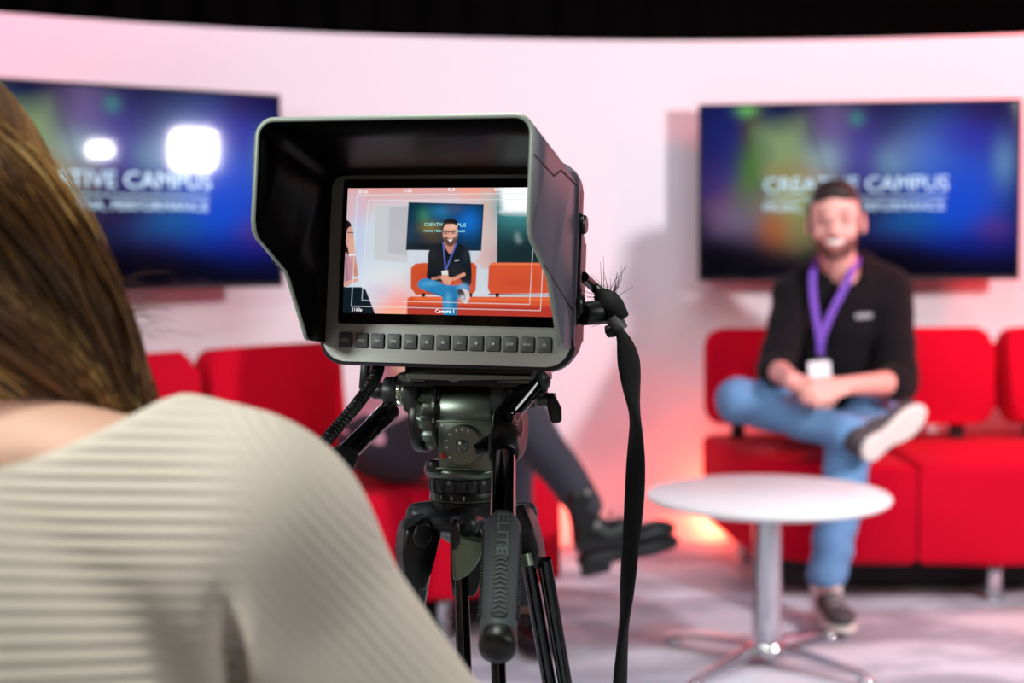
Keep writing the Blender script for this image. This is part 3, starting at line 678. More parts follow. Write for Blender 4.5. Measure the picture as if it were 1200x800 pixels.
for s, px, py, w_ in (('CREATIV', 510.3, 264.8, 22.5), ('PUS', 543, 265.8, 10.), ('MUSIC, MEDI', 509.5, 272.2, 21), ('MANCE', 542, 272.8, 10)):
    x, z = unbil(px, py); text_obj('display_text', s, .0034 if 'I' in s and 'U' not in s or s == 'PUS' else .0022, M_txf, disp, Matrix.Translation((x, -.00108, z)) @ XZ, 0, width=w_ / 1634.)
# buttons
names = ['FOCUS', 'IRIS', 'PIT', 'PGM', 'LUT', '<', '^', 'SET', 'v', '>', 'DISP', 'MENU', 'power']
for i, nm in enumerate(names):
    cx = (i - 6) * .012
    bm = bmesh.new(); add_prism(bm, rrect(cx - .0047, -.0050, cx + .0047, .0050, .0011, 4), 0, .0016, XZ, bev=.0004, seg=2)
    bt = obj('button', bm, M_btn, scam)
    bm = bmesh.new(); add_prism(bm, rrect(cx - .0051, -.0054, cx + .0052, .0053, .0013, 4), 0, .0003, XZ); obj('button_surround', bm, M_btnside, bt)
    T = Matrix.Translation((cx, -.00172, 0)) @ XZ
    if nm in '<^v>':
        bm = bmesh.new(); a0 = {'<': 180, '^': 90, 'v': -90, '>': 0}[nm]; r_ = .0014
        vs = [bm.verts.new(T @ Vector((r_ * math.cos(math.radians(a0 + k)), r_ * math.sin(math.radians(a0 + k)), 0))) for k in (0, 120, 240)]
        bm.faces.new(vs); obj('button_mark', bm, M_print, bt, None)
    elif nm == 'power':
        bm = bmesh.new(); n = 22; a = [math.radians(120 + 300 * k / n) for k in range(n + 1)]
        A = [bm.verts.new(T @ Vector((.00115 * math.cos(x), .00115 * math.sin(x), 0))) for x in a]; B = [bm.verts.new(T @ Vector((.00085 * math.cos(x), .00085 * math.sin(x), 0))) for x in a]
        for k in range(n): bm.faces.new((A[k], A[k + 1], B[k + 1], B[k]))
        vs = [bm.verts.new(T @ Vector(q)) for q in ((-.00015, 0, 0), (.00015, 0, 0), (.00015, .0014, 0), (-.00015, .0014, 0))]; bm.faces.new(vs)
        obj('button_mark', bm, M_print, bt, None)
    else:
        text_obj('button_mark', nm, .0022, M_print, bt, T, .00002, width=.0058 if len(nm) > 4 else (.0052 if len(nm) > 3 else .0038))
# hood: open shell, sides with a slanting lower edge
hwR, hwF, ht_R, ht_F, yF = .0905, .0906, .1195, .1328, -.1217
bm = bmesh.new(); rc_ = .0125
def sect(y):
    f = (-y) / -yF; hw = hwR + (hwF - hwR) * f; top = ht_R + (ht_F - ht_R) * f
    pts = []
    for k in range(9): a = math.radians(180 - 90 * k / 8); pts.append((-hw + rc_ + rc_ * math.cos(a), top - rc_ + rc_ * math.sin(a)))
    for k in range(9): a = math.radians(90 - 90 * k / 8); pts.append((hw - rc_ + rc_ * math.cos(a), top - rc_ + rc_ * math.sin(a)))
    return [bm.verts.new((x, y, z)) for x, z in pts]
ys = [0, -.02, -.05, -.085, yF]; S_ = [sect(y) for y in ys]
for A, B in zip(S_, S_[1:]):
    for k in range(17): bm.faces.new((A[k], A[k + 1], B[k + 1], B[k]))
low = [(yF, .068), (-.1195, .0615), (-.115, .0575), (-.070, .0410), (-.065, .037), (-.034, .0035), (-.031, -.0005), (-.027, -.002), (0, -.002)]
for side, idx_ in ((-1, 0), (1, 17)):
    vs = [bm.verts.new((side * .0906, y, z)) for y, z in low]
    bm.faces.new([S_[i][idx_] for i in range(len(ys))] + vs)
me = bpy.data.meshes.new('hood'); bmesh.ops.recalc_face_normals(bm, faces=bm.faces); bmesh.ops.triangulate(bm, faces=[f for f in bm.faces if len(f.verts) > 4])
# make normals point outwards
cz = sum((f.calc_center_median() * f.normal.dot(f.calc_center_median() - Vector((0, -.06, .04))) for f in bm.faces), Vector())
if sum(f.normal.dot(f.calc_center_median() - Vector((0, -.06, .04))) for f in bm.faces) < 0: bmesh.ops.reverse_faces(bm, faces=bm.faces)
bm.to_mesh(me); bm.free(); hood = link('hood', me, [M_hood, M_hoodin, M_rim], scam, 35)
so = hood.modifiers.new('s', 'SOLIDIFY'); so.thickness = .0031; so.offset = -1; so.use_even_offset = False; so.material_offset = 1; so.material_offset_rim = 2
# seams on the right flank, rear collar, hinge bosses
def strip(name, pts, x, w_, m, parent, th=.0004):
    bm = bmesh.new()
    for (ya, za), (yb, zb) in zip(pts, pts[1:]):
        d = Vector((0, yb - ya, zb - za)); L = d.length; a = math.atan2(d.z, d.y)
        add_box(bm, (x, (ya + yb) / 2, (za + zb) / 2), (th, L + w_ * .6, w_), Matrix.Rotation(a, 3, 'X'))
    return obj(name, bm, m, parent, None)
for sx in (1, -1):
    strip('seam', [(-.1215, .1075), (-.0690, .1035), (-.0495, .1105), (-.001, .1083)], sx * .0908, .0010, M_seam, hood)
    strip('seam', [(-.0865, .0455), (-.001, .0235)], sx * .0908, .0008, M_seam, hood)
bm = bmesh.new()
P0 = rrect(-.0925, -.0172, .0925, .1245, .017, 8); P1 = rrect(-.0885, .0, .0885, .1185, .0125, 8)
lay = [[bm.verts.new((x, y, z)) for x, z in q] for q, y in ((P0, .006), (P0, -.0015), (P1, -.0022), (P1, .003))]
n = len(P0)
for a in range(3):
    for k in range(n):
        if max(P0[k][1], P0[(k + 1) % n][1]) > .02: bm.faces.new((lay[a][k], lay[a][(k + 1) % n], lay[a + 1][(k + 1) % n], lay[a + 1][k]))
obj('rear_collar', bm, M_hood, hood)
for z in (.0828, .0285):
    bm = bmesh.new(); add_lathe(bm, [(0, 0), (.0062, 0), (.0066, .0012), (.0066, .004), (.0055, .0052), (0, .0054)], (.0916, .0055, z), (1, 0, 0), 28); obj('hinge_knob', bm, M_blk, scam)
bm = bmesh.new(); add_box(bm, (.0930, .0058, .055), (.0024, .008, .07), bev=.001); obj('side_rail', bm, M_blk, scam)
tag(scam, 'studio camera with a hooded viewing screen and a row of buttons, mounted on the tripod', 'camera')

# plug, cable and frayed braided sleeve hanging at the camera's right
W = lambda x, y, z: MC @ Vector((x, y, z))
pl = empty('cable', W(.096, .012, .023))
def inpl(p_): return p_ - pl.location
bm = bmesh.new(); a = W(.0945, .011, .0225); b = at(724, 364, .99); add_tube(bm, [inpl(a.lerp(b, t)) for t in (0, .02, .5, .96, 1)], [.0072, .0080, .0084, .0084, .0076], 24); obj('plug', bm, M_cable, pl, 50)
bm = bmesh.new(); add_tube(bm, [inpl(v) for v in catmull([W(.094, .014, .048), at(695, 335, 1.0), at(712, 350, .99), at(722, 365, .985), at(727, 380, .985)], 5)], .0037, 12); obj('lead', bm, M_cable, pl, 60)
# knotted fray
bm = bmesh.new()
add_tube(bm, [inpl(v) for v in catmull([at(702, 345, .985), at(712, 352, .98), at(720, 362, .975), at(727, 374, .975)], 5)], [.0050, .0056, .006, .0066, .007, .0078, .0082, .0080, .0082, .0080, .0078, .0074, .0072, .007, .0068, .0066], 14)
obj('knot', bm, M_strap, pl, 60)
bm = bmesh.new(); add_tube(bm, [inpl(v) for v in catmull([at(719, 372, .974), at(724, 380, .973), at(727, 386, .973)], 4)], [.0068] * 9, 18, flat=(1.05, .8)); obj('tape', bm, M_tape, pl, 60)
bm = bmesh.new(); add_lathe(bm, [(0, -.005), (.004, -.004), (.005, 0), (.004, .004), (0, .005)], inpl(at(717, 387, .972)), (1, 0, .3), 14); obj('toggle', bm, M_cable, pl, 60)
bm = bmesh.new(); r2 = random.Random(4)
for k in range(46):
    s = at(703 + r2.random() * 19, 343 + r2.random() * 18, .978); up_ = r2.random() < .62
    e = Vector((r2.gauss(.001 if up_ else -.012, .006), r2.gauss(0, .004), abs(r2.gauss(.013, .008)) if up_ else r2.gauss(-.001, .005)))
    m_ = s + e * .5 + Vector((r2.gauss(0, .002), 0, 0)); add_tube(bm, [inpl(s), inpl(m_), inpl(s + e)], [.00022, .00018, .0001], 4)
for px, py, qx, qy in ((716, 350, 723, 319), (714, 352, 715, 326), (712, 352, 690, 332), (706, 362, 693, 352), (716, 379, 692, 383)):
    s = at(px, py, .978); e = at(qx, qy, .98); add_tube(bm, [inpl(s), inpl(s.lerp(e, .5) + Vector((.001, 0, .001))), inpl(e)], [.0002, .00018, .0001], 4)
obj('frayed_threads', bm, M_strap, pl)
bm = bmesh.new(); path = [(724, 384), (731, 400), (737, 425), (741, 460), (745, 500), (745, 545), (743, 590), (739, 640), (734, 700), (729, 760), (725, 830), (722, 900)]
pts = [inpl(at(x, y, .97 + .00006 * (y - 384))) for x, y in path]; wd = [.0068, .0098, .0118, .0110, .0088, .0078, .0072, .0066, .0090, .0086, .0082, .008]
C_ = catmull(pts, 6); WD = np.interp(np.linspace(0, 11, len(C_)), range(12), wd); TW = [.9 * math.sin(i * .13) for i in range(len(C_))]
add_tube(bm, C_, list(WD), 18, flat=(1, .42), twist=TW); obj('braided_sleeve', bm, M_strap, pl, 60)
bm = bmesh.new(); zend = (C_[-1] + pl.location)
add_tube(bm, catmull([C_[-1], C_[-1] + Vector((0, .0, -.25)), C_[-1] + Vector((-.01, .04, -.45)), Vector((zend.x, zend.y + .12, .006)) - pl.location, Vector((zend.x + .3, zend.y + .3, .006)) - pl.location], 8), .005, 10); obj('lead', bm, M_cable, pl, 60)
tag(pl, 'black braided cable with a frayed end hanging down beside the camera screen', 'cable')

# ================================================================== TRIPOD with fluid head
HO = at(548, 495, 1.03); TR = Matrix.Rotation(-.261, 3, 'Z')
MH = Matrix.Translation(HO) @ TR.to_4x4()
tri = empty('tripod', (HO.x, HO.y, 0)); TI = Matrix.Translation(-tri.location)
MHt = TI @ MH                                # head frame -> tripod frame
def hx(px, y=0.): return ((px - 548) * .000618 * (1 + y) - .259 * y) / .966
def hz(py): return -(py - 500) * .000618
def T3(bm): bmesh.ops.transform(bm, matrix=MHt, verts=bm.verts); return bm
def hobj(name, bm, m, parent=tri, smooth=35): return obj(name, T3(bm), m, parent, smooth)
px_ = .000618
# plates under the camera
bm = bmesh.new(); add_box(bm, (hx(572), 0, hz(433)), (.090, .085, .0052), bev=.0008); hobj('camera_plate', bm, M_blk)
bm = bmesh.new()
add_prism(bm, [(hx(499), hz(443)), (hx(499), hz(436.5)), (hx(640), hz(436.5)), (hx(640), hz(442)), (hx(560), hz(442.5)), (hx(553), hz(447)), (hx(548), hz(442.5))], -.045, .045, XZ, bev=.0006, seg=1)
hobj('sliding_plate', bm, M_head)
bm = bmesh.new(); add_prism(bm, [(hx(476), hz(452)), (hx(478), hz(443)), (hx(486), hz(437.5)), (hx(500), hz(436)), (hx(500), hz(447)), (hx(600), hz(447)), (hx(600), hz(436)), (hx(628), hz(437)), (hx(634), hz(446)), (hx(634), hz(452)), (hx(588), hz(452)), (hx(584), hz(449.5)), (hx(520), hz(449)), (hx(516), hz(453))], -.036, .036, XZ, bev=.0012, seg=2); hobj('plate_clamp', bm, M_blk)
bm = bmesh.new(); add_box(bm, (hx(491, -.036), -.0385, hz(444.5)), (.013, .004, .0024), bev=.0006); hobj('clamp_rail', bm, M_head); bm = bmesh.new(); add_box(bm, (hx(606, -.036), -.0385, hz(444.5)), (.022, .004, .0024), bev=.0006); hobj('clamp_rail', bm, M_head)
bm = bmesh.new(); add_box(bm, (hx(496), -.02, hz(433.5)), (.010, .016, .006), bev=.0015); hobj('release_lever', bm, M_cable)
# cradle cheeks left and right of the fluid drum
for a, b in ((482, 500), (584, 602)):
    bm = bmesh.new(); add_prism(bm, [(hx(a), hz(452)), (hx(b), hz(452)), (hx(b), hz(482)), (hx((a + b) / 2), hz(490)), (hx(a), hz(482))], -.022, .022, XZ, bev=.002); hobj('cradle', bm, M_cast)
# drum and housing
bm = bmesh.new(); add_lathe(bm, cyl_prof(.0235, hx(586) - hx(522), .0012), (hx(522), 0, hz(488)), (1, 0, 0), 48); hobj('tilt_drum', bm, M_head)
bm = bmesh.new(); add_box(bm, (hx(559.5), -.004, hz(521)), (hx(592) - hx(527), .052, hz(492) - hz(549)), bev=.0016); hobj('head_housing', bm, M_head)
bm = bmesh.new(); add_box(bm, (hx(530, -.03), -.0305, hz(547.5)), (.030, .0022, .0012), bev=.0004); hobj('housing_edge', bm, M_green); bm = bmesh.new(); add_box(bm, (hx(545, -.03), -.0302, hz(493)), (.040, .0018, .0008), bev=.0003); hobj('housing_edge', bm, M_green)
# left counterbalance wheel: scalloped + number ring
bm = bmesh.new(); prof = [(0, -.001), (.018, -.001), (.0245, .001), (.0265, .0045), (.0268, .006), (.0268, .0155), (.0262, .017), (.020, .0185), (0, .0185)]
add_lathe(bm, prof, (hx(498), 0, hz(489)), (1, 0, 0), 112, scal=.0028, nsc=14, sc_range=(3, 6)); hobj('counterbalance_wheel', bm, M_head, smooth=50)
bm = bmesh.new(); add_lathe(bm, cyl_prof(.0245, .010, .0025), (hx(488), 0, hz(497)), (1, 0, 0), 48); hobj('wheel_hub', bm, M_blk)
bm = bmesh.new(); add_lathe(bm, cyl_prof(.0272, .0042, .0008), (hx(517), 0, hz(489)), (1, 0, 0), 64); nr = hobj('number_ring', bm, M_blk)
def hdig(s, ang, r, x, size, parent, name='scale_number'):      # digits round an x-axis ring
    a = math.radians(ang); n = Vector((0, -math.cos(a), math.sin(a))); c = Vector((x, 0, hz(489))) + n * (r + .0001)
    t = Vector((1, 0, 0)); u = n.cross(t); u = -u if u.z < 0 and abs(ang) < 90 else u
    M = Matrix(((t.x, u.x, n.x, c.x), (t.y, u.y, n.y, c.y), (t.z, u.z, n.z, c.z), (0, 0, 0, 1)))
    text_obj(name, s, size, M_print, parent, MHt @ M, .0001)
for s, ang in (('0', 62), ('1', 40), ('2', 18), ('3', -6)): hdig(s, ang, .0272, hx(517) + .0021, .0042, nr)
bm = bmesh.new(); add_lathe(bm, [(0, .0), (.0009, 0), (.0009, .0004), (0, .0004)], (hx(519, -.03), -.0301, hz(497.5)), (0, -1, 0), 12); hobj('index_dot', bm, M_print)
# front drag dial
DC = Vector((hx(546.5, -.03), -.0302, hz(519)))
bm = bmesh.new(); add_lathe(bm, [(0, 0), (.0142, 0), (.0145, .0008), (.0145, .0062), (.0138, .0074), (.0048, .0076), (.0046, .0070), (0, .0070)], DC, (0, -1, 0), 96, scal=.0007, nsc=20, sc_range=(2, 3)); dial = hobj('drag_dial', bm, M_head, smooth=50)
bm = bmesh.new(); add_lathe(bm, [(0, .006), (.0040, .0062), (.0040, .0090), (.0034, .0098), (0, .0100)], DC, (0, -1, 0), 28); o = hobj('dial_button', bm, M_head, dial, 50)
def dtext(s, ang, r, size):
    a = math.radians(ang); c = DC + Vector((r * math.cos(a), -.0077, r * math.sin(a)))
    text_obj('dial_number', s, size, M_print, dial, MHt @ Matrix.Translation(c) @ XZ @ Matrix.Rotation(a - PI / 2, 4, 'Z'), .0001)
for s, ang in (('0', 187), ('1', 163), ('2', 139), ('3', 112), ('4', 90), ('5', 66)): dtext(s, ang, .0114, .0030)
dtext('▲' if False else 'Y', 222, .0122, .0030)
bm = bmesh.new(); add_box(bm, (DC.x + .0125, DC.y - .0078, DC.z - .0035), (.003, .0006, .0026), Matrix.Rotation(.5, 3, 'Y'), bev=.0002); hobj('dial_mark', bm, M_print, dial)
bm = bmesh.new(); add_lathe(bm, [(0, 0), (.0023, 0), (.0023, .001), (.0016, .0018), (0, .002)], (hx(521, -.03), -.0302, hz(533)), (0, -1, 0), 20); hobj('red_button', bm, M_redp)
# base ring with bubble level
BC = (hx(545), 0, 0)
def ring(name, prof, m, **k):
    bm = bmesh.new(); add_lathe(bm, [(r * px_, hz(y)) for r, y in prof], BC, (0, 0, 1), k.pop('n', 96), **k); return hobj(name, bm, m, smooth=45)
ring('base_ring', [(0, 562), (44, 562), (47.5, 560.5), (49, 557), (49, 552), (47, 549.5), (0, 549)], M_head)
bm = bmesh.new(); add_lathe(bm, [(0, hz(552)), (.006, hz(552)), (.0064, hz(550)), (.0064, hz(542)), (.0055, hz(540)), (0, hz(540))], (hx(509, -.026), -.026, 0), (0, 0, 1), 28); lv = hobj('bubble_level', bm, M_cast, smooth=50)
bm = bmesh.new(); add_lathe(bm, [(0, hz(540.2)), (.0045, hz(540.2)), (.0042, hz(539)), (0, hz(538.6))], (hx(509, -.026), -.026, 0), (0, 0, 1), 24); hobj('level_glass', bm, M_glass, lv, 50)
ring('pan_drag_ring', [(0, 579), (40, 579), (43, 578), (44.5, 575), (44.5, 566), (43, 563), (0, 562)], M_cast, scal=.0022, nsc=20, sc_range=(2, 4), n=160)
sr = ring('pan_scale_ring', [(0, 589), (41, 589), (42.5, 588), (42.5, 580), (42, 579), (0, 579)], M_blk)
ring('scale_line', [(41.8, 588.6), (43.2, 588.2), (43.2, 587.4), (42.4, 587)], M_green)
ring('bowl_neck', [(0, 604), (40, 604), (41, 600), (41, 590), (39, 588.5), (0, 588)], M_blk)
for s, ang in (('4', -66), ('3', -53), ('2', -38), ('1', -19), ('0', 0), ('1', 20)):
    a = math.radians(ang - 6); r = 42.8 * px_; n_ = Vector((math.sin(a), -math.cos(a), 0)); c = Vector((BC[0], 0, hz(583.5))) + n_ * r; t_ = Vector((math.cos(a), math.sin(a), 0))
    text_obj('scale_number', s, .0040, M_print, sr, MHt @ Matrix(((t_.x, 0, n_.x, c.x), (t_.y, 0, n_.y, c.y), (0, 1, 0, c.z), (0, 0, 0, 1))), .0001)
# side mounts with toothed rosettes
def xcyl(name, pa, pb, r, m, y=0., zc=464.5, bev=.001, parent=tri, n=40):
    bm = bmesh.new(); add_lathe(bm, cyl_prof(r, hx(pb) - hx(pa), bev), (hx(pa), y, hz(zc)), (1, 0, 0), n); return hobj(name, bm, m, parent)
xcyl('handle_mount', 473, 502, .0108, M_head); xcyl('handle_mount', 580, 598, .0128, M_head)
for a, b in ((467.5, 473.5), (598, 604)):
    bm = bmesh.new(); add_lathe(bm, [(0, 0), (.0108, 0), (.0112, .0012), (.0112, .0028), (.0108, .004), (0, .004)], (hx(a), 0, hz(464.5)), (1, 0, 0), 144, scal=.0008, nsc=36, sc_range=(1, 4)); hobj('rosette', bm, M_ros, smooth=25)
# left pan handle
lh = xcyl('pan_handle', 450, 467, .0108, M_cast)
xcyl('handle_bolt', 434, 450, .0060, M_hous, parent=lh)
bm = bmesh.new(); add_box(bm, (hx(425), 0, hz(447)), (.0075, .008, .021), Matrix.Rotation(.1, 3, 'Y'), bev=.002); add_cyl(bm, (hx(428), 0, hz(458)), (hx(434), 0, hz(462)), .0045, .001, 20); hobj('locking_knob', bm, M_blk, lh, 50)
toT = lambda p_: TI @ p_
bm = bmesh.new(); A0 = toT(at(456, 482, 1.035)); A1 = toT(at(397, 540, .95)); A2 = toT(at(352, 590, .90))
add_tube(bm, [A0, A0.lerp(A1, .22), A0.lerp(A1, .3), A1], [.0080, .0080, .0074, .0074], 24); hobj2 = obj('handle_tube', bm, M_blkgl, lh, 50)
bm = bmesh.new(); add_tube(bm, [A1.lerp(A0, .08), A1, A1.lerp(A2, .8)], [.0092, .0104, .0100], 24, flat=(1.25, .9)); obj('handle_clamp', bm, M_blk, lh, 50)
bm = bmesh.new(); A3 = A1 + (A1 - A0).normalized() * .19; add_tube(bm, [A1.lerp(A3, k) for k in (.15, .2, .55, .9, .97, 1)], [.010, .0125, .0118, .0135, .0125, .008], 24); obj('handle_grip', bm, M_gripm, lh, 50)
# right pan handle coming towards the viewer
rh = xcyl('pan_handle', 604, 630, .0106, M_cast)
J = toT(at(630, 443, .995)); Bn = toT(at(591, 490, .972)); C1 = toT(at(589, 612, .885)); C2 = toT(at(583, 762, .80))
bm = bmesh.new(); add_tube(bm, [toT(at(618, 438, 1.015)), toT(at(627, 450, 1.005)), toT(at(627, 468, 1.0))], [.0095, .0100, .0085], 24); obj('handle_socket', bm, M_cast, rh, 60)
bm = bmesh.new(); pth = [J, J.lerp(Bn, .6)] + catmull([J.lerp(Bn, .82), Bn, Bn.lerp(C1, .12)], 5) + [Bn.lerp(C1, .5), C1]
add_tube(bm, pth, .0082, 28); obj('handle_tube', bm, M_blkgl, rh, 60)
bm = bmesh.new(); add_tube(bm, [J.lerp(Bn, k) for k in (-.05, .0, .12, .16)], [.0098, .0104, .0102, .009], 28); obj('handle_sleeve', bm, M_cast, rh, 50)
bm = bmesh.new(); add_tube(bm, [Bn.lerp(C1, k) for k in (.13, .16, .25, .37, .385)], [.0088, .0104, .0112, .0108, .0098], 32); obj('handle_collar', bm, M_blk, rh, 50)
bm = bmesh.new(); q = Bn.lerp(C1, .22) - toT(HO); add_tube(bm, [Bn.lerp(C1, .18) + Vector((-.003, .002, 0)), Bn.lerp(C1, .28) + Vector((-.010, .004, 0)), Bn.lerp(C1, .33) + Vector((-.0195, .006, 0))], [.004, .006, .0035], 16); obj('clamp_tab', bm, M_blk, rh, 60)
# badge on the right of the collar
bc = toT(at(607.5, 499, .957)); bm = bmesh.new()
add_prism(bm, [(.0042 * math.cos(a) * (1 - .15 * abs(math.sin(a))), .0095 * math.sin(a)) for a in [2 * PI * k / 28 for k in range(28)]], 0, .0022, Matrix.Translation(bc) @ TR.to_4x4() @ XZ, bev=.0004, seg=1); bd = obj('oval_badge', bm, M_pink, rh, 40)
bm = bmesh.new()
for zz, ww in ((.001, .0052), (-.004, .0008)):
    add_box(bm, Vector(), (ww, .0004, .0004 if ww > .002 else .006))
    bmesh.ops.translate(bm, vec=bc + TR @ Vector((0, -.0023, zz)), verts=bm.verts[-8:])
for s_ in (-1, 1):
    v = add_box(bm, Vector(), (.0004, .0004, .005), Matrix.Rotation(.5 * s_, 3, 'Y')); bmesh.ops.translate(bm, vec=bc + TR @ Vector((-.0012 * s_ * -1, -.0023, .0045)), verts=v)
obj('badge_mark', bm, M_print, bd, None)
# the drum housing behind the badge
bm = bmesh.new(); add_lathe(bm, cyl_prof(.0225, .014, .003), (hx(590), .0, hz(505)), (1, 0, 0), 40); hobj('drag_cover', bm, M_hous)
# grip
gd = (C2 - C1).normalized(); gl_ = (C2 - C1).length
def gp_(k): return C1 + gd * gl_ * k
bm = bmesh.new(); ks = [-.02, 0, .03, .08, .15, .3, .5, .7, .86, .90]; gr = [.0085, .0100, .0114, .0120, .0120, .0117, .0114, .0112, .0108, .0102]
add_tube(bm, [gp_(k) for k in ks], gr, 40); grip = obj('handle_grip', bm, M_gripm, rh, 60)
bm = bmesh.new(); add_tube(bm, [gp_(k) for k in (.88, .91, .97, 1.01, 1.03)], [.0100, .0112, .0114, .0100, .004], 32); obj('grip_cap', bm, M_cable, grip, 60)
# a raised frame with lettering, a ribbed pad and side ribs on the grip
gy = gd.copy(); gn = (Vector((.0, -1, 0)) - gy * Vector((0, -1, 0)).dot(gy)).normalized(); gxv = gy.cross(gn)
def GM(k, off=0., side=0.):
    c = gp_(k) + gn * off + gxv * side; return Matrix(((gxv.x, gy.x, gn.x, c.x), (gxv.y, gy.y, gn.y, c.y), (gxv.z, gy.z, gn.z, c.z), (0, 0, 0, 1)))
bm = bmesh.new(); add_prism(bm, rrect(-.0050, -.0205, .0050, .0205, .0016), -.003, .0008, GM(.21, .0112), bev=.0004, seg=1); obj('grip_plate', bm, M_gripd, grip)
text_obj('grip_lettering', 'ELITE', .0098, M_gripm, grip, GM(.21, .0121) @ Matrix.Rotation(PI / 2, 4, 'Z'), .0002, width=.036, depth=.0003)
bm = bmesh.new(); add_prism(bm, rrect(-.0048, -.030, .0048, .030, .0040), -.003, .0008, GM(.56, .0107), bev=.0004, seg=1); obj('grip_pad', bm, M_gripd, grip)
bm = bmesh.new()
for k in range(15):
    for s_ in (-1, 1):
        v = add_box(bm, Vector(), (.0040, .0010, .001), Matrix.Rotation(.5 * s_, 3, 'Z')); bmesh.ops.transform(bm, matrix=GM(.56, .0117, .0018 * s_) @ Matrix.Translation((0, -.026 + k * .0037, 0)), verts=v)
obj('grip_chevrons', bm, M_gripm, grip)
for s_ in (-1, 1):
    bm = bmesh.new()
    for k in range(26):
        v = add_box(bm, Vector(), (.0016, .0018, .0075), bev=.0004, seg=1); bmesh.ops.transform(bm, matrix=GM(.12 + k * .0265, .001, .0115 * s_), verts=v)
    obj('grip_side_ribs', bm, M_gripd, grip)
# right locking lever
bm = bmesh.new(); add_cyl(bm, toT(at(630, 468, 1.0)), toT(at(651, 468.5, .997)), .0050, .0006, 24); kn = obj('locking_knob', bm, M_head, tri)
bm = bmesh.new(); L0 = toT(at(600, 500, .995)); 
poly = [(644, 461), (649.5, 461), (652, 466), (655, 471), (658.5, 478), (658.5, 492), (656, 495), (647.5, 495.5), (645, 492), (642, 480), (641, 472)]
add_prism(bm, [((x - 600) * .000597, -(y - 500) * .000597) for x, y in poly], -.0045, .0045, Matrix.Translation(L0) @ XZ, bev=.0012, seg=2); obj('lever_arm', bm, M_blk, kn)

# spider (crown) and legs
def tp(px, py, Y): return TI @ at(px, py, Y)
cc = tp(545, 612, 1.03)
S = SDF((cc.x - .085, cc.y - .085, cc.z - .075), (cc.x + .085, cc.y + .085, cc.z + .035), .0013)
S.ell((cc.x, cc.y, cc.z + .004), (.034, .034, .011), k=.0)
S.rc((cc.x, cc.y, cc.z + .004), (cc.x, cc.y, cc.z - .000), .022, .018, k=.008)
HL = tp(489, 612, 1.03); HC = tp(548, 625, .985); HR = tp(617, 610, 1.045)
for Hh in (HL, HC, HR):
    m_ = Vector((cc.x, cc.y, cc.z + .004)); S.rc(tuple(m_.lerp(Hh, .3)), tuple(Hh + Vector((0, 0, .006))), .0120, .0085, k=.01)
S.rc((cc.x, cc.y, cc.z + .03), (cc.x, cc.y, cc.z + .0125), .024, .024, k=0, op='sub')
sdf_obj('crown', S, M_cast, tri)
# left bracket: black clamp
def tube_leg(parent, top, foot, spread, r=.0062):
    """a twin-tube upper stage, mid tube, spike foot"""
    d = (foot - top); side = spread
    for s_ in (-1, 1):
        bm = bmesh.new(); add_tube(bm, [top + side * s_, top.lerp(foot, .52) + side * s_ * .95], r, 20); obj('leg_tube', bm, M_blkgl, parent, 50)
    bm = bmesh.new(); add_tube(bm, [top.lerp(foot, .12), top.lerp(foot, .9)], r * .95, 20); obj('leg_tube', bm, M_blkgl, parent, 50)
    k = top.lerp(foot, .52); bm = bmesh.new(); add_tube(bm, [k + d.normalized() * -.02, k + d.normalized() * .02], .022, 20, flat=(1, .55)); obj('leg_clamp', bm, M_blk, parent, 50)
    bm = bmesh.new(); add_tube(bm, [top.lerp(foot, .88), top.lerp(foot, .96), foot + Vector((0, 0, .012)), foot + Vector((0, 0, .0))], [.009, .011, .016, .018], 20); obj('leg_foot', bm, M_blk, parent, 50)
footL = Vector((-.19, .19, 0)); footC = Vector((.035, -.185, 0)); footR = Vector((.185, .13, 0))
# leg left
lg = link('leg', bpy.data.meshes.new('leg'), M_blk, tri) if False else None
def sdf_bracket(name, fn, lo, hi, m, parent, h=.0011):
    S = SDF(lo, hi, h); fn(S); return sdf_obj(name, S, m, parent)
P = lambda px, py, Y: tuple(tp(px, py, Y))
def plate(name, pts, px_mid, Y, t0, t1, m, parent, bev=.003, rot=0.):
    """outline given round px_mid at depth Y, thickness t0..t1 towards the viewer"""
    k = Y / 1666.667; L0 = tp(px_mid[0], px_mid[1], Y)
    bm = bmesh.new(); add_prism(bm, [((x - px_mid[0]) * k, -(y - px_mid[1]) * k) for x, y in pts], -t0, t1, Matrix.Translation(L0) @ Matrix.Rotation(rot, 4, 'Z') @ XZ, bev=bev, seg=4); return obj(name, bm, m, parent, 60)
left = plate('leg', [(467, 622), (471, 611), (480, 606), (493, 604), (506, 600), (513, 606), (512, 630), (505, 648), (499, 668), (494, 688), (480, 689), (467, 668), (465, 645)], (490, 640), 1.02, .010, .014, M_blk, tri, .0035, .35)
plate('pivot_cap', [(486, 614), (500, 610), (507, 618), (504, 634), (496, 642), (486, 640), (482, 628)], (495, 626), 1.004, .004, .004, M_blk, left, .0022, .35)
plate('leg_shoulder', [(469, 617), (474, 607), (486, 604), (497, 603), (495, 607), (486, 611), (480, 617), (474, 620)], (482, 612), 1.0035, .004, .004, M_cast, left, .001, .35)
tube_leg(left, tp(487, 668, 1.03), footL, TR @ Vector((.0060, 0, 0)), .0056)
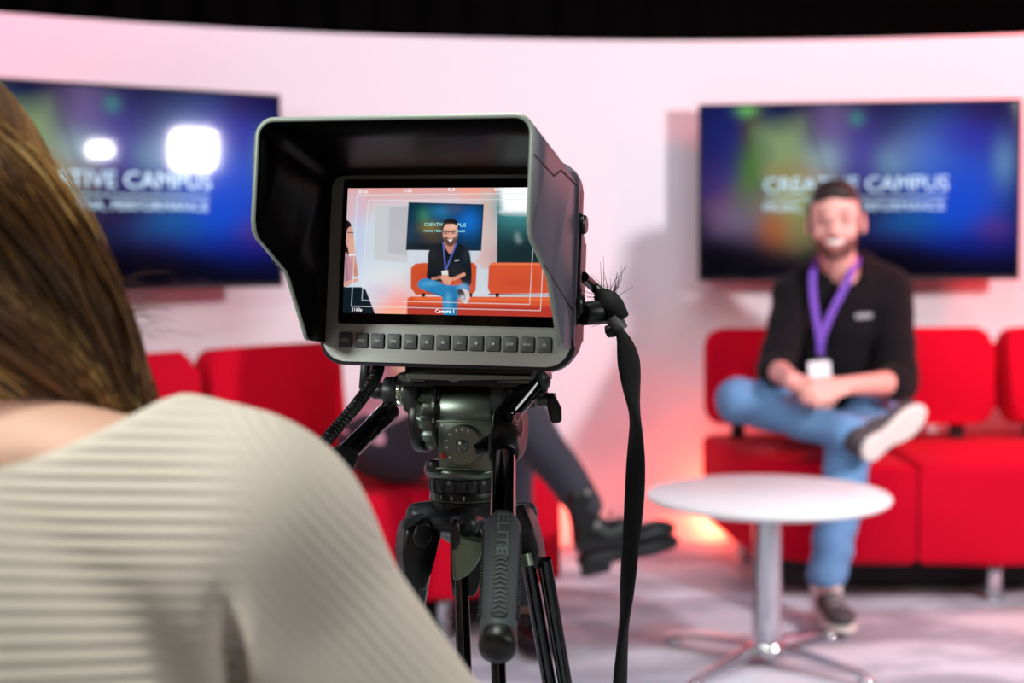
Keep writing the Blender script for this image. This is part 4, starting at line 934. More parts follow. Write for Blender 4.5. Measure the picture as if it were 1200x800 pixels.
# centre leg: green-silver wedge with a black pivot cap
cen = plate('leg', [(528, 618), (533, 611), (545, 609), (562, 611), (568, 620), (570, 640), (566, 668), (560, 690), (556, 697), (530, 696), (528, 668)], (548, 650), 1.0, .012, .010, M_blk, tri, .003)
wd_ = [(530, 627), (534, 620), (540, 630), (549, 634), (561, 633.5), (569, 632), (563, 652), (556, 664), (547, 673), (537, 678), (531, 677), (530, 664)]
bm = bmesh.new(); L0 = tp(600, 600, .971); add_prism(bm, [((x - 600) * .000590, -(y - 600) * .000590) for x, y in wd_], -.012, .0065, Matrix.Translation(L0) @ XZ, bev=.0016, seg=3); obj('leg_wedge', bm, M_green, cen, 60)
bm = bmesh.new(); cp_ = [(528.5, 612), (533, 609.5), (537.5, 612), (539, 622), (538.5, 634), (535, 642), (529, 644.5), (528, 630)]
add_prism(bm, [((x - 600) * .000585, -(y - 600) * .000585) for x, y in cp_], -.010, .004, Matrix.Translation(tp(600, 600, .965)) @ XZ, bev=.0018, seg=3); obj('pivot_cap', bm, M_blk, cen, 60)
tube_leg(cen, tp(560, 672, .985), footC, TR @ Vector((.0125, 0, 0)), .0052)
# right leg: dark casting with a green-silver tube end
rig = plate('leg', [(599, 596), (606, 590), (617, 591), (623, 597), (628, 611), (636, 640), (634, 664), (627, 659), (620, 648), (606, 640), (601, 622)], (615, 625), 1.035, .010, .012, M_cast, tri, .0025, -.25)
plate('leg_plate', [(615, 591), (624, 596), (632, 618), (639, 650), (638, 655), (633, 650), (627, 622)], (628, 622), 1.05, .004, .006, M_blk, rig, .001, -.25)
bm = bmesh.new(); add_prism(bm, rrect(-.0050, -.0105, .0050, .0105, .0018), 0, .002, Matrix.Translation(tp(612, 608, 1.019)) @ XZ @ Matrix.Rotation(.38, 4, 'Z'), bev=.0006, seg=2); obj('pivot_cap', bm, M_blk, rig)
bm = bmesh.new(); add_tube(bm, [tp(612, 650, 1.02), tp(615.5, 664, 1.018)], [.0068, .0070], 24); obj('tube_collar', bm, M_green, rig, 50)
tube_leg(rig, tp(628, 655, 1.03), footR, TR @ Vector((.0062, 0, 0)), .0054)
# spreader between the legs, low down
bm = bmesh.new()
for f in (footL, footC, footR): add_tube(bm, [Vector((0, 0, .24)), Vector((f.x * .62, f.y * .62, .26))], .005, 10)
add_lathe(bm, [(0, .225), (.018, .23), (.018, .25), (0, .255)], n=20); obj('spreader', bm, M_blk, tri, 50)
tag(tri, 'black tripod with a fluid head and two pan handles, carrying the studio camera', 'tripod')

# coiled control cable in front of the left handle
cb = empty('coiled_cable', at(445, 428, 1.0)); inv_ = lambda v: v - cb.location
cp = catmull([at(444, 418, 1.02), at(442, 436, 1.0), at(432, 455, .98), at(415, 478, .96), at(394, 502, .945), at(372, 528, .93), at(345, 560, .915), at(330, 590, .905)], 60)
bm = bmesh.new(); pts = []; ph = 0; N = len(cp)
Lt = sum((cp[i + 1] - cp[i]).length for i in range(N - 1)); turns = Lt / .0034; px0 = None; acc = 0
dense = []
for i in range(N - 1):
    for s_ in range(3): dense.append(cp[i].lerp(cp[i + 1], s_ / 3))
acc = 0
for i in range(len(dense) - 1):
    t_ = (dense[i + 1] - dense[i]); acc += t_.length; t_.normalize(); x_ = t_.cross(Vector((0, 1, .2))).normalized(); y_ = t_.cross(x_); a = acc / .0034 * 2 * PI
    pts.append(inv_(dense[i] + (x_ * math.cos(a) + y_ * math.sin(a)) * .0034))
add_tube(bm, pts, .00125, 6); obj('coil', bm, M_cable, cb, 60)
bm = bmesh.new(); add_tube(bm, catmull([inv_(at(446, 405, 1.03)), inv_(at(445, 416, 1.02)), inv_(at(443, 430, 1.005))], 4), .0022, 10); add_tube(bm, [inv_(at(330, 590, .905)), inv_(at(326, 600, .90))], .004, 12); obj('cable_end', bm, M_cable, cb, 60)
tag(cb, 'black coiled cable hanging from the camera in front of the left pan handle', 'cable')

# ================================================================== PEOPLE
npv = lambda v: np.array(tuple(v), float)
def frame(fwd, up=(0, 0, 1), roll=0.):
    f = npv(fwd); f /= np.linalg.norm(f); u = npv(up); r = np.cross(f, u); r /= np.linalg.norm(r); u = np.cross(r, f)
    if roll: r, u = r * math.cos(roll) + u * math.sin(roll), u * math.cos(roll) - r * math.sin(roll)
    return np.stack([r, f, u], 1)            # columns: the figure's right, forward, up
class Head:
    def __init__(s, c, R, sc_=1.): s.c = npv(c); s.R = R; s.s = sc_
    def L(s, x, y, z): return s.c + s.R @ (np.array((x, y, z)) * s.s)
    def r(s, *a): return tuple(x * s.s for x in a)
    def skin(s, S, mouth=True):
        k = s.s; R = s.R
        S.ell(s.L(0, -.010, .026), s.r(.075, .094, .090), R, k=.01); S.ell(s.L(0, .028, -.028), s.r(.061, .062, .076), R, k=.02)
        S.ell(s.L(0, .042, -.072), s.r(.048, .042, .034), R, k=.02); S.ell(s.L(0, .070, -.096), s.r(.020, .018, .015), R, k=.015)
        for e in (-1, 1):
            S.ell(s.L(e * .038, .058, -.030), s.r(.024, .024, .020), R, k=.014)
            S.ell(s.L(e * .078, -.006, -.010), s.r(.009, .020, .032), R, k=.004); S.ell(s.L(e * .086, .002, -.008), s.r(.005, .010, .018), R, k=.003, op='sub')
        S.rc(s.L(-.030, .080, .020), s.L(.030, .080, .020), .0095 * k, .0095 * k, k=.012)
        for e in (-1, 1): S.ell(s.L(e * .031, .096, .000), s.r(.017, .014, .010), R, k=.008, op='sub')
        S.rc(s.L(0, .088, .006), s.L(0, .107, -.030), .0070 * k, .0105 * k, k=.008)
        for e in (-1, 1): S.ell(s.L(e * .011, .098, -.032), s.r(.008, .009, .007), R, k=.004)
        S.rc(s.L(-.022, .083, -.056), s.L(.022, .083, -.056), .0075 * k, .0075 * k, k=.008)
        if mouth: S.ell(s.L(0, .100, -.060), s.r(.033, .020, .012), R, k=.004, op='sub')
    def extras(s, person, smile=True, brow=M_hairdk):
        def part(name, fn, m, h=.0022):
            S = SDF(s.c - .16, s.c + .16, h); fn(S); return sdf_obj(name, S, m, person)
        def eyes(e):
            def f(S): S.ell(s.L(e * .031, .079, .000), s.r(.0115, .0115, .0115), k=0)
            return f
        for e in (-1, 1):
            bm = bmesh.new(); bmesh.ops.create_uvsphere(bm, u_segments=20, v_segments=12, radius=.0100 * s.s); bmesh.ops.translate(bm, vec=s.L(e * .031, .0785, .0), verts=bm.verts); ey = obj('eye', bm, M_eyew, person, 180)
            bm = bmesh.new(); add_lathe(bm, [(0, .0124 * s.s), (.0052 * s.s, .0112 * s.s), (.0054 * s.s, .009 * s.s), (0, .009 * s.s)], s.L(e * .031, .0785, .0), s.R[:, 1], 16); obj('iris', bm, M_eye, ey, 180)
            bm = bmesh.new(); add_tube(bm, [s.L(e * x, y, z) for x, y, z in ((.014, .091, .0225), (.023, .091, .0255), (.034, .088, .0265), (.047, .078, .021))], [.0026 * s.s, .0034 * s.s, .0034 * s.s, .0018 * s.s], 8, flat=(1, .8)); obj('eyebrow', bm, brow, person, 180)
        bm = bmesh.new()
        if smile: ring = [s.L(x, y, z) for x, y, z in ((-.034, .078, -.049), (-.017, .090, -.0505), (0, .0935, -.052), (.017, .090, -.0505), (.034, .078, -.049), (.020, .088, -.071), (0, .0935, -.077), (-.020, .088, -.071))]
        else: ring = [s.L(x, y, z) for x, y, z in ((-.025, .084, -.053), (-.012, .091, -.0505), (0, .0925, -.0515), (.012, .091, -.0505), (.025, .084, -.053), (.014, .0895, -.066), (0, .0925, -.070), (-.014, .0895, -.066))]
        cm = catmull([Vector(q) for q in ring], 4, True); cm.append(cm[0]); add_tube(bm, cm, .0030 * s.s, 8, cap=False); obj('lips', bm, M_lip, person, 180)
        if smile:
            bm = bmesh.new(); pts = [s.L(x, y, z) for x, y, z in ((-.029, .079, -.055), (-.015, .0885, -.059), (0, .0905, -.060), (.015, .0885, -.059), (.029, .079, -.055))]
            add_tube(bm, pts, [.004 * s.s, .0075 * s.s, .0085 * s.s, .0075 * s.s, .004 * s.s], 10); obj('teeth', bm, M_tooth, person, 180)
    def glasses(s, person, m, label):
        bm = bmesh.new()
        for e in (-1, 1):
            n = 28; ring = []
            for k in range(n + 1):
                a = 2 * PI * k / n; ring.append(s.L(e * .033 + .024 * math.copysign(abs(math.cos(a)) ** .75, math.cos(a)), .1005 - .10 * (abs(.024 * math.cos(a) + .033 * 1) - .03) ** 1.5, -.002 + .0175 * math.copysign(abs(math.sin(a)) ** .8, math.sin(a))))
            add_tube(bm, ring, .0009 * s.s, 8, cap=False)
            add_tube(bm, [s.L(e * .056, .098, .006), s.L(e * .076, .080, .006), s.L(e * .083, .02, .004), s.L(e * .084, -.012, .0), s.L(e * .083, -.022, -.012)], .0014 * s.s, 8)
        add_tube(bm, [s.L(-.010, .101, .002), s.L(0, .1025, .005), s.L(.010, .101, .002)], .0013 * s.s, 8)
        o = obj('glasses', bm, m, person, 180); o['label'] = label
        return o
def hand(S, w, d, n, sgn, curl=(.5, .6, .4), sc_=1., fan=.0, k=.004):
    """w wrist, d finger direction, n back-of-hand normal, sgn: thumb on +s or -s"""
    w = npv(w); d = npv(d); d /= np.linalg.norm(d); n = npv(n); n -= d * (n @ d); n /= np.linalg.norm(n); s = np.cross(d, n) * sgn
    P_ = lambda a, b, c: w + (d * a + s * b + n * c) * sc_
    for b in (.026, .009, -.009, -.025): S.rc(P_(.008, b * .62, 0), P_(.088, b, 0), .0125 * sc_, .0108 * sc_, k=.010)
    for b, L_ in ((.027, .072), (.009, .080), (-.0095, .075), (-.0275, .058)):
        p_ = P_(.088, b, 0); a = curl[0]; dirr = lambda a: d * math.cos(a) - n * math.sin(a) + s * b * fan
        for fr_, rr, cu in ((.45, .0088, curl[1]), (.30, .0080, curl[2]), (.25, .0072, 0)):
            q = p_ + dirr(a) * L_ * fr_ * sc_; S.rc(p_, q, rr * sc_, rr * .93 * sc_, k=k); p_ = q; a += cu
    t0 = P_(.020, .022, -.004); t1 = P_(.050, .043, -.016); t2 = P_(.078, .046, -.026); t3 = P_(.100, .040, -.032)
    S.rc(t0, t1, .014 * sc_, .0115 * sc_, k=.008); S.rc(t1, t2, .0108 * sc_, .0098 * sc_, k=.004); S.rc(t2, t3, .0095 * sc_, .0082 * sc_, k=k)
def shoe(person, ank, toe_dir, down, m_up, m_sole, length=.275, sole_h=.024, shaft=.0, heel=.0, laces=M_lace, w=1., h=.0028):
    ank = npv(ank); t = npv(toe_dir); dn = npv(down); dn /= np.linalg.norm(dn); t -= dn * (t @ dn); t /= np.linalg.norm(t); sd = np.cross(t, dn)
    L_ = lambda a, b, c: ank + t * a + sd * b + dn * c
    k = length / .275; R = np.stack([t, sd, dn], 1); lo = ank - .3 * k; hi = ank + .3 * k
    S = SDF(lo, hi, h)
    S.rc(L_(-.025 * k, 0, .045), L_(.06 * k, 0, .050), .036 * w, .038 * w, k=0); S.ell(L_(.135 * k, 0, .060), (.070 * k, .044 * w, .026), R, k=.02); S.rc(L_(-.02 * k, 0, -.01 - shaft), L_(-.02 * k, 0, .045), .040 * w, .037 * w, k=.02)
    S.cut(L_(0, 0, .080), dn); S.rc(L_(-.02 * k, 0, -.10 - shaft), L_(-.02 * k, 0, -.0 - shaft), .033 * w, .033 * w, k=.0, op='sub')
    o = sdf_obj('shoe' if shaft < .02 else 'boot', S, m_up, person)
    S = SDF(lo, hi, h)
    S.ell(L_(.125 * k, .002, .080 + sole_h / 2), (.080 * k, .048 * w, sole_h), R, k=0); S.ell(L_(-.022 * k, 0, .080 + sole_h / 2), (.045 * k, .038 * w, sole_h), R, k=.01); S.rc(L_(-.02 * k, 0, .084 + sole_h / 2), L_(.12 * k, 0, .084 + sole_h / 2), .03 * w, .034 * w, k=.02)
    S.cut(L_(0, 0, .079 + sole_h), dn); S.cut(L_(0, 0, .077), -dn)
    if heel: S.box(L_(-.022 * k, 0, .079 + sole_h + heel / 2 - .002), (.040 * k, .035 * w, heel / 2 + .002), R, .006, 0)
    sp = sdf_obj('sole', S, m_sole, o)
    bm = bmesh.new()
    for i in range(4):
        a = .105 - .020 * i; c = .030 - .014 * i
        if i > 3: a, c = .045 - .003 * (i - 3), -.012 - .02 * (i - 3)
        add_tube(bm, [L_(a * k, -.026 * w, c + .012), L_(a * k + .004, 0, c + .0), L_(a * k, .026 * w, c + .012)], .0026, 8, flat=(1.3, .7))
    obj('laces', bm, laces, o, 180)
    return o

# ------------------------------------------------------------------ the seated man
hipc = at(985, 480, 4.68); man = None
chest = at(984, 392, 4.60); nb = at(985, 320, 4.565); hc = at(979, 259, 4.45)
shR, shL = at(930, 347, 4.56), at(1044, 341, 4.56); elR, elL = at(908, 432, 4.44), at(1054, 448, 4.42); wrR, wrL = at(928, 446, 4.20), at(990, 452, 4.16)
hpR, hpL = at(958, 484, 4.66), at(1022, 486, 4.66); knR, knL = at(866, 470, 4.36), at(996, 522, 4.21); anR, anL = at(1000, 508, 4.145), at(968, 690, 4.04)
MH_ = Head(hc, frame((-.26, -.95, -.02), roll=-.03), 1.07)
def man_torso(S, i=0.):
    S.ell(hipc + Vector((0, 0, .01)), (.165, .125, .105), k=.0, infl=i); S.ell(hipc.lerp(chest, .45), (.150, .120, .17), k=.05, infl=i); S.ell(chest + Vector((0, 0, .035)), (.165, .112, .165), k=.05, infl=i)
    S.rc(shR, shL, .052, .052, k=.04, infl=i); S.rc(nb - Vector((.10, -.01, .012)), nb + Vector((.10, .01, -.008)), .038, .040, k=.04, infl=i)
def man_arms(S, i=0., t=1., k=.02):
    for sh, el, wr in ((shR, elR, wrR), (shL, elL, wrL)):
        S.rc(sh, el, .048, .042, k=.03, infl=i)
        if t > 0: S.rc(el, el.lerp(wr, t), .041, .041 + (.027 - .041) * t, k=k, infl=i)
def man_legs(S, i=0., k=.02):
    S.rc(hpR, knR, .082, .061, k=.03, infl=i); S.rc(knR, anR, .058, .038, k=.02, infl=i)
    S.rc(hpL, knL, .084, .062, k=.03, infl=i); S.rc(knL, anL, .058, .038, k=.02, infl=i)
lo = (.60, 3.72, 0.0); hi = (1.40, 4.95, 1.34)
S = SDF(lo, hi, .0045)
man_torso(S); man_arms(S); man_legs(S)
S.rc(nb - Vector((0, 0, .03)), Vector(MH_.L(0, -.015, -.06)), .056, .054, k=.02)
MH_.skin(S)
for a_, tdir in ((anR, Vector((.72, .50, -.15))), (anL, Vector((.02, -1, -.05)))):
    S.rc(a_, a_ + tdir.normalized() * .1 + Vector((0, 0, -.035)), .032, .026, k=.02)
hd1 = at(972, 466, 4.07) - wrR; hand(S, wrR, hd1, (-.1, -.75, .65), -1, (.15, .55, .5), 1.0)
hd2 = at(938, 462, 4.05) - wrL; hand(S, wrL + Vector((0, -.012, 0)), hd2, (.1, -.80, .6), 1, (.25, .45, .4), 1.0)
man = sdf_obj('person', S, M_skin)
tag(man, 'smiling man in a black hoodie and light blue jeans, ankle crossed on his knee', 'person')
MH_.extras(man, True, M_beard)
# hair, beard
S = SDF(MH_.c - .15, MH_.c + .17, .003); R = MH_.R; L_ = MH_.L
S.ell(L_(0, -.014, .034), (.080, .100, .094), R, k=0); S.ell(L_(0, .02, .085), (.062, .066, .036), R, k=.02)
S.warp(lambda x, y, z: .0016 * np.sin(x * 260 + 40 * y) * np.sin(z * 210 + x * 60)); S.cut(L_(0, .074, .063), R @ np.array((0, .93, -.36))); S.cut(L_(0, -.03, -.035), R @ np.array((0, .25, -1)))
for e in (-1, 1): S.ell(L_(e * .088, -.004, -.012), (.018, .026, .036), R, k=0, op='sub')
for e in (-1, 1): S.rc(L_(e * .071, .018, .04), L_(e * .067, .022, -.03), .0095, .007, k=.012)
sdf_obj('hair', S, M_hairdk, man)
S = SDF(MH_.c - .15, MH_.c + .15, .0025)
S.ell(L_(0, .028, -.030), (.0675, .0665, .081), R, k=0); S.ell(L_(0, .043, -.073), (.056, .0480, .041), R, k=.02); S.ell(L_(0, .071, -.097), (.024, .021, .019), R, k=.012)
S.cut(L_(0, .07, -.048), R @ np.array((0, .62, .78))); S.ell(L_(0, .105, -.062), (.037, .034, .0165), R, k=.004, op='sub'); S.cut(L_(0, .012, 0), R @ np.array((0, -1, 0)))
for e in (-1, 1): S.ell(L_(e * .043, .085, -.036), (.020, .03, .014), R, k=.008, op='sub')
S.rc(L_(-.024, .084, -.054), L_(0, .096, -.0465), .0045, .0055, k=.003); S.rc(L_(.024, .084, -.054), L_(0, .096, -.0465), .0045, .0055, k=.003)
sdf_obj('beard', S, M_beard, man)
MH_.glasses(man, M_spec, 'thin clear-framed glasses')
# black hoodie
def folds(a, f1, f2, seed):
    def fn(x, y, z):
        return a * (np.sin(x * f1 + z * f2 * .6 + seed + 1.3 * np.sin(z * 9 + y * 7)) * np.sin(z * f2 - x * 11 + y * 9 + seed * 2))
    return fn
S = SDF((.62, 4.15, .43), (1.36, 4.95, 1.22), .0045)
man_torso(S, .014); man_arms(S, .016, .16, k=.012)
for el, wr in ((elR, wrR), (elL, wrL)): S.rc(el, el.lerp(wr, .10), .052, .055, k=.01)
S.rc(nb + Vector((-.075, .03, .026)), nb + Vector((0, .085, .045)), .028, .038, k=.02); S.rc(nb + Vector((.078, .03, .038)), nb + Vector((0, .085, .045)), .030, .038, k=.02); S.rc(nb + Vector((.078, .02, .036)), nb + Vector((.060, -.06, -.01)), .026, .016, k=.02); S.rc(nb + Vector((-.085, .02, .012)), nb + Vector((-.060, -.06, -.02)), .022, .016, k=.02)
S.warp(folds(.0040, 22, 34, 1.))
S.rc(nb + Vector((0, -.03, .13)), nb + Vector((0, -.035, .01)), .060, .054, k=.006, op='sub')
S.rc(nb + Vector((0, -.11, .02)), nb + Vector((-.002, -.175, -.085)), .052, .012, k=.006, op='sub')
S.cut((0, 0, .455), (0, 0, -1))
sdf_obj('hoodie', S, M_hoodie, man)
S = SDF((.80, 4.35, .80), (1.2, 4.75, 1.12), .004); man_torso(S, .006); S.rc(nb + Vector((0, -.02, .1)), nb + Vector((0, -.03, .0)), .060, .060, k=.004, op='sub'); S.cut((0, 0, .84), (0, 0, -1)); sdf_obj('tee_shirt', S, M_tee, man)
# zip line and chest patch
fx = chest.y - .128
bm = bmesh.new(); q = at(1012, 370, 4.465); add_prism(bm, rrect(-.027, -.0075, .027, .0075, .004), 0, .003, Matrix.Translation(q) @ Matrix.Rotation(.12, 4, 'Z') @ XZ @ Matrix.Rotation(.06, 4, 'Z'), bev=.001, seg=1); obj('chest_patch', bm, mat('grey_patch', (150, 150, 158), .6, var=.05), man)
bm = bmesh.new(); add_tube(bm, [at(966, 392, 4.452), at(967, 425, 4.47), at(967, 455, 4.50)], .003, 8); obj('zip', bm, M_blk, man)
# lanyard: flat ribbon round the neck with a card
def ribbon(bm, pts, w_, nrm, th=.0012):
    pts = catmull(pts, 5); vs = []
    for i, q in enumerate(pts):
        t_ = (pts[min(i + 1, len(pts) - 1)] - pts[max(i - 1, 0)]).normalized(); nn = Vector(nrm); s_ = t_.cross(nn).normalized(); nn = s_.cross(t_)
        vs.append([bm.verts.new(q + s_ * (a * w_ / 2) + nn * b * th) for a, b in ((-1, -1), (1, -1), (1, 1), (-1, 1))])
    for A, B in zip(vs, vs[1:]):
        for k in range(4): bm.faces.new((A[k], A[(k + 1) % 4], B[(k + 1) % 4], B[k]))
    bm.faces.new(vs[0]); bm.faces.new(vs[-1][::-1])
bm = bmesh.new(); tipp = at(961, 400, 4.425)
ribbon(bm, [nb + Vector((-.01, .07, .05)), nb + Vector((-.066, .02, .048)), at(953, 318, 4.475), at(953, 345, 4.452), at(957, 375, 4.435), tipp, at(961, 418, 4.43)], .021, (0, -1, .1))
ribbon(bm, [nb + Vector((.01, .07, .05)), nb + Vector((.066, .02, .052)), at(1001, 312, 4.475), at(988, 340, 4.448), at(973, 370, 4.434), tipp + Vector((.003, -.003, 0)), at(962, 418, 4.426)], .021, (0, -1, .1))
ly = obj('lanyard', bm, M_lany, man)
bm = bmesh.new(); add_tube(bm, [at(961, 414, 4.425), at(961, 421, 4.42)], .006, 10); obj('clip', bm, M_blk, ly)
bm = bmesh.new(); add_prism(bm, rrect(-.034, -.045, .034, .045, .006), 0, .002, Matrix.Translation(at(961, 440, 4.38)) @ Matrix.Rotation(-.06, 4, 'Y') @ Matrix.Rotation(-.15, 4, 'X') @ XZ, bev=.0005, seg=1); obj('badge_card', bm, M_card, ly)
# jeans
S = SDF((.60, 3.85, .09), (1.36, 4.95, .72), .0045)
S.ell(hipc + Vector((0, 0, .0)), (.168, .125, .105), k=0, infl=.008); man_legs(S, .010)
S.rc(knL.lerp(anL, .5), anL + Vector((0, 0, .03)), .060, .056, k=.02); S.rc(knR.lerp(anR, .6), anR - Vector((.03, 0, 0)), .052, .050, k=.02)
S.warp(folds(.0045, 36, 26, .4)); S.warp(lambda x, y, z: .0022 * np.sin(z * 95 + 3 * np.sin(x * 25)) * (z < .34))
S.cut(anL + Vector((0, 0, .018)), (0, 0, -1)); S.cut(hipc + Vector((0, 0, .075)), (0, .55, 1))
dd = npv(anR - knR); dd /= np.linalg.norm(dd); 
g = np.array(npv(anR) - dd * .022)
# trim the crossed leg at its ankle only (a small block)
S.box(g + dd * .06, (.07, .09, .075), np.stack([dd, np.cross(dd, (0, 0, 1)) / np.linalg.norm(np.cross(dd, (0, 0, 1))), (0, 0, 1)], 1) if abs(dd[2]) < .05 else frame(dd)[:, [1, 0, 2]], .01, 0, op='sub') if False else None
sdf_obj('jeans', S, M_denim, man)
S = SDF(npv(anR) - .12, npv(anR) + .12, .004); S.rc(anR - Vector((.02, -.005, 0)), anR + Vector((.03, .0, -.02)), .044, .040, k=0); sdf_obj('sock', S, M_sock, man)
S = SDF(npv(anL) - .14, npv(anL) + .14, .004); S.rc(anL + Vector((0, 0, .02)), anL + Vector((0, -.005, -.03)), .044, .044, k=0); sdf_obj('sock', S, M_sock, man)
shoe(man, anR + Vector((.004, -.010, .0)), (.42, .42, .36), (.50, -.82, -.22), M_shoe, M_sole, .265, .020)
shoe(man, anL + Vector((0, -.005, .02)), (.05, -1, 0), (0, 0, -1), M_shoe, M_sole, .27, .018)

# ------------------------------------------------------------------ the woman on the left sofa
hw = at(462, 512, 3.93); cw = at(498, 402, 3.87); nw = at(505, 338, 3.85)
WHd = Head(at(508, 282, 3.80), frame((.80, -.55, -.05)), .94)
sR, sL = at(452, 364, 3.80), at(556, 360, 3.93); eR, eL = at(474, 432, 3.70), at(566, 425, 3.80); wR, wL = at(535, 452, 3.62), at(543, 336, 3.70)
k1, a1 = at(613, 492, 3.62), at(686, 592, 3.52); k2, a2 = at(596, 528, 3.78), at(606, 702, 3.82)
S = SDF((-.50, 3.35, .0), (.36, 4.12, 1.30), .005)
def w_torso(S, i=0.):
    S.ell(hw, (.150, .140, .115), k=0, infl=i); S.ell(hw.lerp(cw, .5), (.115, .105, .15), k=.05, infl=i); S.ell(cw, (.130, .105, .14), k=.05, infl=i); S.rc(sR, sL, .042, .042, k=.035, infl=i)
def w_legs(S, i=0.):
    S.rc(hw + Vector((.05, -.06, 0)), k1, .085, .060, k=.03, infl=i); S.rc(k1, a1, .058, .036, k=.02, infl=i)
    S.rc(hw + Vector((.04, .08, 0)), k2, .085, .060, k=.02, infl=i); S.rc(k2, a2, .056, .036, k=.02, infl=i)
w_torso(S); w_legs(S)
for s_, e_, w_ in ((sR, eR, wR), (sL, eL, wL)): S.rc(s_, e_, .040, .034, k=.02); S.rc(e_, w_, .034, .022, k=.01)
S.rc(nw - Vector((0, 0, .03)), Vector(WHd.L(0, -.015, -.06)), .046, .044, k=.02); WHd.skin(S, False)
S.rc(a1, a1 + Vector((.03, -.00, -.06)), .030, .024, k=.02); S.rc(a2, a2 + Vector((.02, -.02, -.05)), .030, .024, k=.02)
hand(S, wR, (.8, -.1, .1), (0, -.4, 1), 1, (.3, .4, .3), .88); hand(S, wL, Vector(WHd.L(0, .11, -.07)) - wL, (.8, -.4, .3), 1, (.5, .8, .6), .88)
wm = sdf_obj('person', S, M_skinp)
tag(wm, 'woman in navy trousers and black boots on the left sofa, legs crossed, behind the tripod', 'person')
WHd.extras(wm, False); WHd.glasses(wm, M_specd, 'dark-framed glasses')
S = SDF(WHd.c - .28, WHd.c + .18, .004); R = WHd.R; L_ = WHd.L
S.ell(L_(0, -.020, .035), (.085, .102, .094), R, k=0); S.rc(L_(0, -.06, -.03), L_(0, -.09, -.20), .070, .045, k=.03)
for e in (-1, 1): S.rc(L_(e * .070, .0, .02), L_(e * .075, -.01, -.16), .026, .022, k=.02)
S.ell(L_(0, .085, -.03), (.062, .075, .085), R, k=.01, op='sub'); sdf_obj('hair', S, M_hairdk, wm)
S = SDF((-.50, 3.6, .50), (.10, 4.12, 1.12), .005); w_torso(S, .008)
for s_, e_ in ((sR, eR), (sL, eL)): S.rc(s_, s_.lerp(e_, .45), .052, .050, k=.02)
S.warp(folds(.003, 25, 30, 2.)); S.rc(nw + Vector((0, -.01, .1)), nw + Vector((0, -.02, .0)), .058, .056, k=.006, op='sub'); S.cut(hw + Vector((0, 0, -.015)), (-.25, 0, -1)); sdf_obj('tee_shirt', S, M_shirt, wm)
S = SDF((-.52, 3.40, .10), (.36, 4.14, .76), .005); S.ell(hw, (.150, .140, .115), k=0, infl=.010); w_legs(S, .009); S.warp(folds(.003, 28, 24, 3.)); S.cut(hw + Vector((0, 0, .10)), (-.45, .1, 1))
S.cut(a2 + Vector((0, 0, .09)), (0, 0, -1)) if False else None
sdf_obj('trousers', S, M_navy, wm)
bm = bmesh.new(); d_ = (wR - eR).normalized(); add_tube(bm, [wR - d_ * .03, wR - d_ * .012], .027, 24); obj('watch', bm, M_card, wm, 50)
shoe(wm, a1 + Vector((.020, -.004, -.035)), (.95, -.12, .20), (.22, 0, -.97), M_boot, M_bsole, .262, .030, .055, .022, M_blk, 1.05)
shoe(wm, a2 + Vector((.0, 0, -.012)), (.45, -.9, 0), (0, 0, -1), M_boot, M_bsole, .262, .022, .055, .012, M_blk, 1.05)
print('woman boot sole z', a2.z)

# ------------------------------------------------------------------ the camera operator in front, seen from behind
FH = Head((-.312, .672, 1.044), frame((.30, .85, -.42)), 1.)
S = SDF((-.58, .10, 0.), (.12, 1.02, 1.20), .005)
def f_torso(S, i=0.):
    S.ell((-.33, .37, .585), (.170, .130, .120), k=0, infl=i); S.ell((-.32, .42, .72), (.140, .112, .15), k=.05, infl=i); S.ell((-.295, .515, .855), (.158, .105, .150), k=.05, infl=i)
    S.rc((-.47, .585, .94), (-.30, .59, .965), .050, .055, k=.03, infl=i); S.rc((-.30, .59, .965), (-.122, .585, .941), .055, .050, k=.03, infl=i)
    S.rc((-.290, .605, .992), (-.122, .590, .942), .043, .045, k=.03, infl=i); S.rc((-.33, .605, 1.015), (-.47, .585, .945), .044, .046, k=.03, infl=i)
fsR, feR, fwR = Vector((-.120, .585, .936)), Vector((.020, .600, .705)), Vector((-.100, .800, .825))
fsL, feL, fwL = Vector((-.480, .585, .940)), Vector((-.53, .66, .70)), Vector((-.33, .84, .62))
f_torso(S, -.003)
for s_, e_, w_ in ((fsR, feR, fwR), (fsL, feL, fwL)): S.rc(s_, e_, .040, .036, k=.005); S.rc(e_, w_, .040, .025, k=.015)
S.rc((-.285, .600, .985), FH.L(0, -.02, -.05), .050, .052, k=.025); FH.skin(S, False)
for x in (-.42, -.24): S.rc((x, .38, .57), (x + .0, .78, .56), .085, .062, k=.03); S.rc((x, .78, .56), (x, .74, .10), .060, .038, k=.02); S.rc((x, .74, .08), (x, .82, .045), .034, .028, k=.02)
hand(S, fwR, (-.50, .25, .70), (.72, -.1, .55), 1, (.9, 1.1, .8), .92); hand(S, fwL, (0, 1, -.1), (0, .1, 1), -1, (.2, .3, .2), .92)
fg = sdf_obj('person', S, M_skinp)
tag(fg, 'woman with long brown hair and a cream ribbed sweater, her back to the viewer', 'person')
FH.extras(fg, False)
